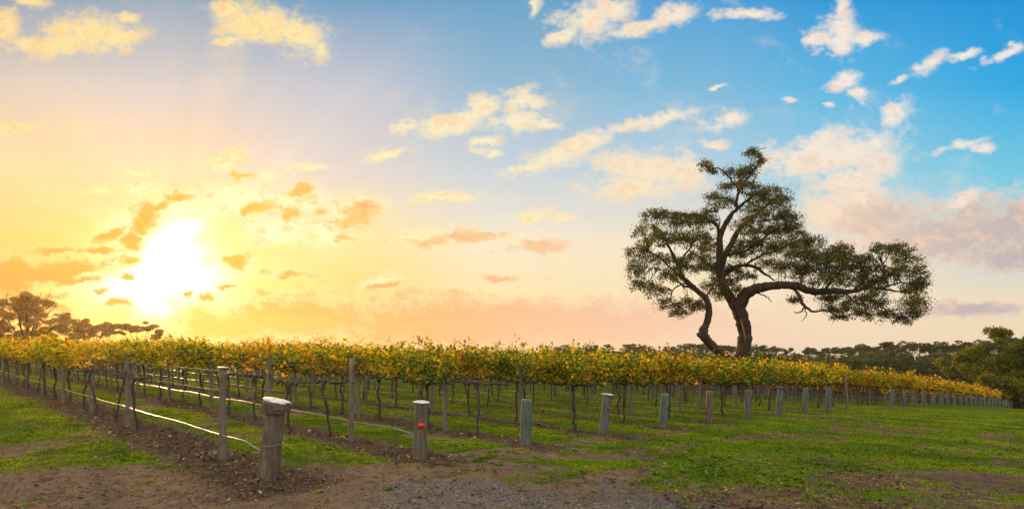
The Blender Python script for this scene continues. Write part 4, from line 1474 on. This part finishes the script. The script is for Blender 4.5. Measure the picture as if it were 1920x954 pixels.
# skyline gums on the far rise: photo column, distance, crown top row
sky = []
c = 1022.0
while c < 1990:
    if c < 1345: Y = 300 + rn.uniform(-15, 30)
    elif c < 1480: Y = 245 + rn.uniform(-12, 25)
    else: Y = 200 + rn.uniform(-12, 22)
    top = np.interp(c, [1020, 1060, 1150, 1250, 1340, 1370, 1420, 1500, 1560, 1640, 1700, 1800, 1900, 2000], [652, 645, 646, 648, 641, 638, 640, 655, 648, 640, 638, 640, 634, 632]) + rn.uniform(-5, 9)
    sky.append((c, Y, top, 0))
    c += (9 if c < 1345 else 11.0) * rn.uniform(.5, 1.6)
for (c, Y, top, k) in sky:
    x = (c - 960) / FPX * Y
    zt = CAMZ - (top - HORY) / FPX * Y
    g0 = gz(x, Y)
    Hh = zt - g0
    v = rn.randrange(6)
    s = max(0.5, Hh / (14.0 + v % 3) / 0.97)
    if c < 1345:
        lab, gp = 'distant hazy gum tree on the low wooded ridge beyond the vines', 'ridge gums'
    elif c < 1480:
        lab, gp = 'dark round gum tree on the skyline framed by the big tree trunks', 'gums behind the trunks'
    else:
        lab, gp = 'tall flat crowned gum tree in the skyline wood under the long limb', 'skyline gums'
    place_tree('gum_tree', GUMS[v], x, Y, s, rn.random() * 6.28, lab, 'tree', gp, ('far_bark', 'far_leaf'))
# lower trees in front of and below them
for k in range(150):
    c = rn.uniform(1015, 1960)
    Y = (rn.uniform(240, 290) if c < 1345 else rn.uniform(150, 195))
    top = rn.uniform(652, 668) if c < 1345 else rn.choice((rn.uniform(652, 664), rn.uniform(660, 688), rn.uniform(664, 690)))
    x = (c - 960) / FPX * Y
    zt = CAMZ - (top - HORY) / FPX * Y
    v = rn.randrange(5)
    s = max(0.5, (zt - gz(x, Y)) / (4.4 + .6 * (v % 2)))
    place_tree('bushy_tree', BUSH[v], x, Y, s * 1.0, rn.random() * 6.28, 'rounded dark bushy tree in the wood below the skyline gums', 'tree', 'bushy trees of the wood', ('far_bark', 'far_leaf'), 0, 1.0)

# trees at the left, against the sun
def traced_tree(name, Y, base_px, clumps, label, seed, leaf=0.26, per=260, flat=0.8, stems=0.8, r0=0.26, twigs=(), spread=1.0, n=7):
    """a tree whose tufts of leaves sit where the photo shows them, each with its own depth and stem"""
    rng = np.random.default_rng(seed)
    x0 = (base_px - 960) / FPX * Y
    z0 = gz(x0, Y)
    r = empty(name, (x0, Y, z0))
    S = Y / FPX
    def q(px, py, dd=0.0):
        return np.array(((px - 960) * S - x0, dd, CAMZ - (py - HORY) * S - z0))
    mb = MB(); cs = []; rs = []
    zf = q(base_px, 0)[2]
    low = max(c[1] for c in clumps)
    fork = np.array((0.1, 0, max(1.0, q(base_px, low)[2] * 0.55)))
    mb.tube([(0, 0, -.5), fork * .5, fork], [r0 * 1.2, r0, r0 * .9], 8, .06)
    wide = np.std([c[0] for c in clumps]) * S + .5
    for (a, b, rx, ry) in clumps:
        c = q(a, b, rng.normal() * wide * 0.7)
        for k in range(n):
            cs.append(c + rng.normal(size=3) * np.array((rx, rx, ry)) * S * .62); rs.append((rx + ry) * S * (.20 + .20 * rng.random()))
        if rng.random() < stems:
            m1 = fork * .45 + c * .55 + np.array((0, 0, -.12 * c[2])) + rng.normal(size=3) * .25
            p = smooth_path([list(fork) + [r0 * .55], list(m1) + [r0 * .33], list(c) + [r0 * .12]], 4)
            mb.tube(p[:, :3], p[:, 3], 6, .05, cap=False)
    V, F, Z = puff_leaves(rng, cs, rs, int(per * 0.95), leaf, 0.5, flat, .6)
    obj('trunk', mb.mesh('tree_trunk'), M['gum_bark'], r)
    obj('crown', fast_mesh('tree_crown', V, F, Z), M['backlit_leaf'], r)
    if twigs:
        dm = MB()
        for (pts) in twigs:
            P = [q(a, b, -.5 + .3 * k) for k, (a, b) in enumerate(pts)]
            dm.tube(P, list(np.linspace(.075, .03, len(P))), 5, 0, cap=False)
            for j in range(2):
                e = P[-1] * .5 + P[-2] * .5
                dm.tube([e, e + np.array((rng.normal() * .35, rng.normal() * .3, .5 + .3 * rng.random()))], [.04, .02], 4, 0, cap=False)
        obj('dead_branch', dm.mesh('dead_branch'), M['far_bark'], r)
    tag(r, label, 'tree')
    return r


traced_tree('gum_tree', 112, 48, [(-18, 580, 20, 15), (8, 572, 18, 11), (28, 563, 14, 9), (32, 553, 8, 5), (45, 568, 14, 10), (68, 562, 12, 8), (78, 568, 10, 7), (88, 582, 14, 9), (64, 580, 16, 9), (30, 584, 18, 9), (5, 592, 16, 9), (50, 594, 16, 8), (75, 598, 15, 8), (106, 590, 9, 6), (100, 604, 8, 4), (-10, 602, 16, 8), (28, 604, 12, 6), (88, 610, 9, 4)],
            'tallest dark gum tree at the far left with bare twigs beside its crown', 811, 0.24, 330, 0.75, 0.9, 0.34,
            twigs=[[(84, 575), (90, 560), (92, 551)], [(88, 580), (98, 572), (104, 562)], [(95, 596), (108, 588), (118, 592)], [(98, 600), (112, 598), (122, 600)], [(74, 565), (76, 556), (78, 549)], [(16, 566), (14, 558), (12, 552)], [(92, 588), (102, 578), (108, 574)]])
traced_tree('gum_tree', 120, 128, [(100, 614, 14, 6), (118, 606, 16, 5), (135, 604, 12, 5), (128, 618, 18, 6), (150, 614, 12, 6), (140, 624, 15, 5), (105, 628, 12, 5)], 'low spreading gum tree just right of the tallest left tree', 812, 0.26, 260, 0.6, 0.9, 0.22)
traced_tree('gum_tree', 122, 172, [(158, 620, 12, 5), (172, 613, 14, 5), (190, 611, 14, 5), (165, 630, 12, 4), (180, 622, 12, 4)], 'middle one of the low spreading gum trees below the sun', 813, 0.26, 260, 0.5, 1, 0.2)
traced_tree('gum_tree', 118, 258, [(228, 613, 14, 4), (245, 611, 16, 4), (262, 612, 14, 4), (278, 618, 13, 4), (292, 627, 9, 3), (288, 632, 8, 3), (235, 619, 10, 3)], 'umbrella shaped gum tree nearest beneath the sun', 814, 0.24, 300, 0.42, 1, 0.2)
traced_tree('gum_tree', 126, 212, [(200, 617, 10, 4), (212, 614, 12, 4), (205, 628, 12, 4), (220, 624, 10, 4)], 'smaller spreading gum tree between the middle and umbrella ones', 815, 0.26, 260, 0.5, 1, 0.18)
traced_tree('bushy_tree', 118, 12, [(-5, 622, 14, 8), (12, 618, 13, 7), (28, 626, 12, 8), (5, 632, 14, 7), (40, 632, 8, 5)], 'dense low bush at the far left under the tallest tree', 816, 0.28, 320, 0.8, .6, 0.12)
traced_tree('bushy_tree', 116, 95, [(80, 630, 10, 5), (95, 626, 10, 5), (110, 632, 12, 5), (128, 634, 10, 4)], 'dense low bush between the two spreading gum trees', 817, 0.28, 300, 0.8, .6, 0.12)

# big bushy acacia at the right edge
def make_acacia():
    rng = np.random.default_rng(55)
    x0, y0 = 64.0, 72.0
    z0 = gz(x0, y0)
    r = empty('acacia_tree', (x0, y0, z0))
    S = y0 / FPX
    def q(px, py, dd=0.0):
        return np.array(((px - 960) / FPX * y0 - x0, dd, CAMZ - (py - HORY) * S - z0))
    mb = MB()
    cl = [(1800, 690, 16, 13), (1812, 700, 18, 16), (1830, 676, 24, 17), (1822, 708, 20, 14), (1850, 668, 22, 14), (1858, 690, 26, 20), (1842, 712, 22, 14), (1880, 660, 26, 14), (1884, 684, 28, 20), (1868, 714, 20, 12), (1908, 655, 28, 18), (1912, 682, 30, 22), (1898, 710, 26, 16), (1935, 665, 30, 22), (1940, 700, 34, 24), (1965, 680, 30, 26), (1876, 632, 13, 12), (1868, 640, 10, 10), (1890, 626, 16, 10), (1905, 636, 18, 12), (1925, 640, 24, 14), (1955, 645, 26, 18), (1980, 700, 30, 30), (1930, 725, 26, 14), (1905, 735, 16, 10), (1835, 728, 12, 8), (1856, 736, 14, 8)]
    cs = []; rs = []
    for (a, b, rx, ry) in cl:
        c = q(a, b, rng.normal() * 1.6)
        for k in range(3):
            cs.append(c + rng.normal(size=3) * np.array((rx, rx * .8, ry)) * S * .45); rs.append((rx + ry) * S * (.34 + .12 * rng.random()))
        base = q(1915 + rng.normal() * 10, 768)
        base[2] = -.4
        if rng.random() < .75:
            m1 = base * .55 + c * .45 + np.array((0, 0, -.5)) + rng.normal(size=3) * .2
            p = smooth_path([list(base) + [.22], list(m1) + [.13], list(c) + [.04]], 4)
            mb.tube(p[:, :3], p[:, 3], 6, .05, cap=False)
    V, F, Z = puff_leaves(rng, cs, rs, 760, 0.26, 0.45, .8, .6)
    obj('trunk', mb.mesh('acacia_trunk'), M['gum_bark'], r)
    obj('crown', fast_mesh('acacia_crown', V, F, Z), M['acacia_leaf'], r)
    tag(r, 'big bushy olive green acacia with dark leaning trunks at the right edge', 'tree')


make_acacia()

# ------------------------------------------------------------------ ground cover
def build_grass():
    rng = np.random.default_rng(21)
    n = 620000
    # density falls with distance: sample in log distance within the view wedge
    Y = np.exp(rng.uniform(math.log(6.3), math.log(34), n))
    X = (rng.uniform(-60, 1990, n) - 960) / FPX * Y
    g_, s_, v_, t_ = covers(X, Y)
    keep = rng.random(n) < np.clip(g_ * 1.15 - 0.12, 0, 1) * 0.75
    X, Y = X[keep], Y[keep]
    Zg = surf(X, Y) - 0.006
    N = len(X)
    tall = 0.6 + 0.9 * fbm(X * .8 + 5, Y * .8, 3)
    h = (0.010 + 0.022 * rng.random(N) ** 1.6) * tall * (1 + 0.035 * (Y - 6))
    w = (0.005 + 0.006 * rng.random(N)) * (1 + 0.06 * (Y - 6))
    az = rng.random(N) * 6.283
    side = np.stack([np.cos(az), np.sin(az), np.zeros(N)], 1)
    ln = np.stack([-np.sin(az), np.cos(az), np.zeros(N)], 1) * (h * (0.3 + 0.9 * rng.random(N)))[:, None]
    b = np.stack([X, Y, Zg], 1)
    up = np.array((0, 0, 1.0))
    v0 = b - side * w[:, None]; v1 = b + side * w[:, None]
    v2 = b + ln + up * h[:, None]
    V = np.stack([v0, v1, v2], 1).reshape(-1, 3)
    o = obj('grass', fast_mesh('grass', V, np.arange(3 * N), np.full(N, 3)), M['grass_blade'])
    tag(o, 'short green grass and weeds between the rows and over the open slope', 'grass', kind='stuff')
    # broad leaved weeds, in rosettes
    n = 30000
    Yw = np.exp(rng.uniform(math.log(6.5), math.log(26), n))
    Xw = (rng.uniform(-60, 1990, n) - 960) / FPX * Yw
    g_, s_, v_, t_ = covers(Xw, Yw)
    cl = fbm(Xw * 0.9 + 17, Yw * 0.9 + 3, 3)
    keep = rng.random(n) < np.clip(g_ * 1.1, 0, 1) * sstep(cl, 0.42, 0.66) * 0.55 + 0.03 * (t_ > .3)
    Xw, Yw = Xw[keep], Yw[keep]; K = 7
    c = np.repeat(np.stack([Xw, Yw, surf(Xw, Yw) + 0.004], 1), K, axis=0)
    az = rng.random(len(c)) * 6.283
    d = unit(np.stack([np.cos(az), np.sin(az), 0.25 + 0.7 * rng.random(len(c))], 1))
    S = np.repeat(0.028 + 0.05 * rng.random(len(Xw)) ** 2, K) * (0.6 + 0.7 * rng.random(len(c)))
    V, F, Z = leaf_quads(c, d, unit(rand_unit(len(c), rng) * .3 + np.array((0, 0, 1.0))), S, S * .5, .1)
    o = obj('weeds', fast_mesh('weeds', V, F, Z), M['weed'])
    tag(o, 'low broad leaved weeds growing in patches among the grass', 'weeds', kind='stuff')
    return N


print('grass', build_grass())


def build_gravel():
    rng = np.random.default_rng(31)
    n = 26000
    Y = np.exp(rng.uniform(math.log(6.4), math.log(15), n))
    X = (rng.uniform(-40, 1960, n) - 960) / FPX * Y
    g_, s_, v_, t_ = covers(X, Y)
    p = 0.75 * v_ + 0.10 * (1 - g_) * t_ + 0.05 * s_
    keep = rng.random(n) < p
    X, Y = X[keep], Y[keep]
    N = len(X)
    Zg = surf(X, Y)
    s = 0.005 + 0.016 * rng.random(N) ** 2.5
    base = np.array([(1, 0, 0), (-1, 0, 0), (0, 1, 0), (0, -1, 0), (0, 0, .8), (0, 0, -.8)], float)
    faces = np.array([(0, 2, 4), (2, 1, 4), (1, 3, 4), (3, 0, 4), (2, 0, 5), (1, 2, 5), (3, 1, 5), (0, 3, 5)])
    j = base[None] * (1 + 0.5 * (rng.random((N, 6, 3)) - .5) + 0.0) * s[:, None, None]
    a = rng.random(N) * 6.283
    x = j[:, :, 0] * np.cos(a)[:, None] - j[:, :, 1] * np.sin(a)[:, None]
    y = j[:, :, 0] * np.sin(a)[:, None] + j[:, :, 1] * np.cos(a)[:, None]
    V = np.stack([x + X[:, None], y + Y[:, None], j[:, :, 2] * .8 + Zg[:, None] + s[:, None] * .3], 2).reshape(-1, 3)
    F = (np.arange(N)[:, None, None] * 6 + faces[None]).ravel()
    o = obj('gravel', fast_mesh('gravel', V, F, np.full(N * 8, 3)), M['stone'])
    tag(o, 'loose blue grey gravel scattered over the near track', 'gravel', kind='stuff')
    # crumbs of earth on the bare ground
    n = 90000
    Y = np.exp(rng.uniform(math.log(6.4), math.log(16), n))
    X = (rng.uniform(-40, 1960, n) - 960) / FPX * Y
    g_, s_, v_, t_ = covers(X, Y)
    keep = rng.random(n) < np.clip(0.9 * (1 - g_) - .2, 0, 1) * (0.35 + 0.5 * s_)
    X, Y = X[keep], Y[keep]; N = len(X)
    Zg = surf(X, Y); s = 0.005 + 0.020 * rng.random(N) ** 3
    j = base[None] * (1 + 0.7 * (rng.random((N, 6, 3)) - .5)) * s[:, None, None]
    V = np.stack([j[:, :, 0] + X[:, None], j[:, :, 1] + Y[:, None], j[:, :, 2] * .7 + Zg[:, None] + s[:, None] * .15], 2).reshape(-1, 3)
    F = (np.arange(N)[:, None, None] * 6 + faces[None]).ravel()
    o = obj('soil_crumbs', fast_mesh('soil_crumbs', V, F, np.full(N * 8, 3)), M['crumb'])
    tag(o, 'brown crumbs of earth on the bare track and vine strips', 'soil', kind='stuff')
    # fallen leaves and bark bits on the bare strips
    n = 60000
    Y = np.exp(rng.uniform(math.log(7), math.log(26), n))
    X = (rng.uniform(-60, 1700, n) - 960) / FPX * Y
    g_, s_, v_, t_ = covers(X, Y)
    keep = rng.random(n) < np.clip(0.45 * s_ + 0.04 * (1 - g_), 0, 1)
    X, Y = X[keep], Y[keep]; N = len(X)
    c = np.stack([X, Y, surf(X, Y) + 0.008 + 0.012 * rng.random(N)], 1)
    az = rng.random(N) * 6.283
    d = unit(np.stack([np.cos(az), np.sin(az), rng.normal(size=N) * .3], 1))
    nn = unit(rng.normal(size=(N, 3)) * .5 + np.array((0, 0, 1.0)))
    S = 0.03 + 0.05 * rng.random(N)
    V, F, Z = leaf_quads(c, d, nn, S, S * .6, .12)
    o = obj('leaf_litter', fast_mesh('leaf_litter', V, F, Z), M['litter'])
    tag(o, 'brown fallen leaves and bark on the bare strips under the vines', 'leaf litter', kind='stuff')
    # this autumn's yellow vine leaves, dropped below the rows
    n = 70000
    Y = np.exp(rng.uniform(math.log(7.5), math.log(30), n))
    X = (rng.uniform(-60, 1700, n) - 960) / FPX * Y
    s, t = st_of(X, Y)
    ds = np.abs(s - np.round(s / ROW) * ROW)
    keep = (rng.random(n) < 0.13 * np.exp(-(ds / .5) ** 2) * sstep(t, -1.0, 3.0) * (s > -1)) 
    X, Y = X[keep], Y[keep]; N2 = len(X)
    c = np.stack([X, Y, surf(X, Y) + 0.012 + 0.015 * rng.random(N2)], 1)
    az = rng.random(N2) * 6.283
    d = unit(np.stack([np.cos(az), np.sin(az), rng.normal(size=N2) * .35], 1))
    nn = unit(rng.normal(size=(N2, 3)) * .5 + np.array((0, 0, 1.0)))
    V, F, Z = lobed_leaves(c, d, nn, 0.03 + 0.045 * rng.random(N2))
    o = obj('fallen_leaves', fast_mesh('fallen_leaves', V, F, Z), M['litter'])
    tag(o, 'brown and tan fallen vine leaves lying below the rows', 'fallen leaves', kind='stuff')
    return N


print('litter', build_gravel())
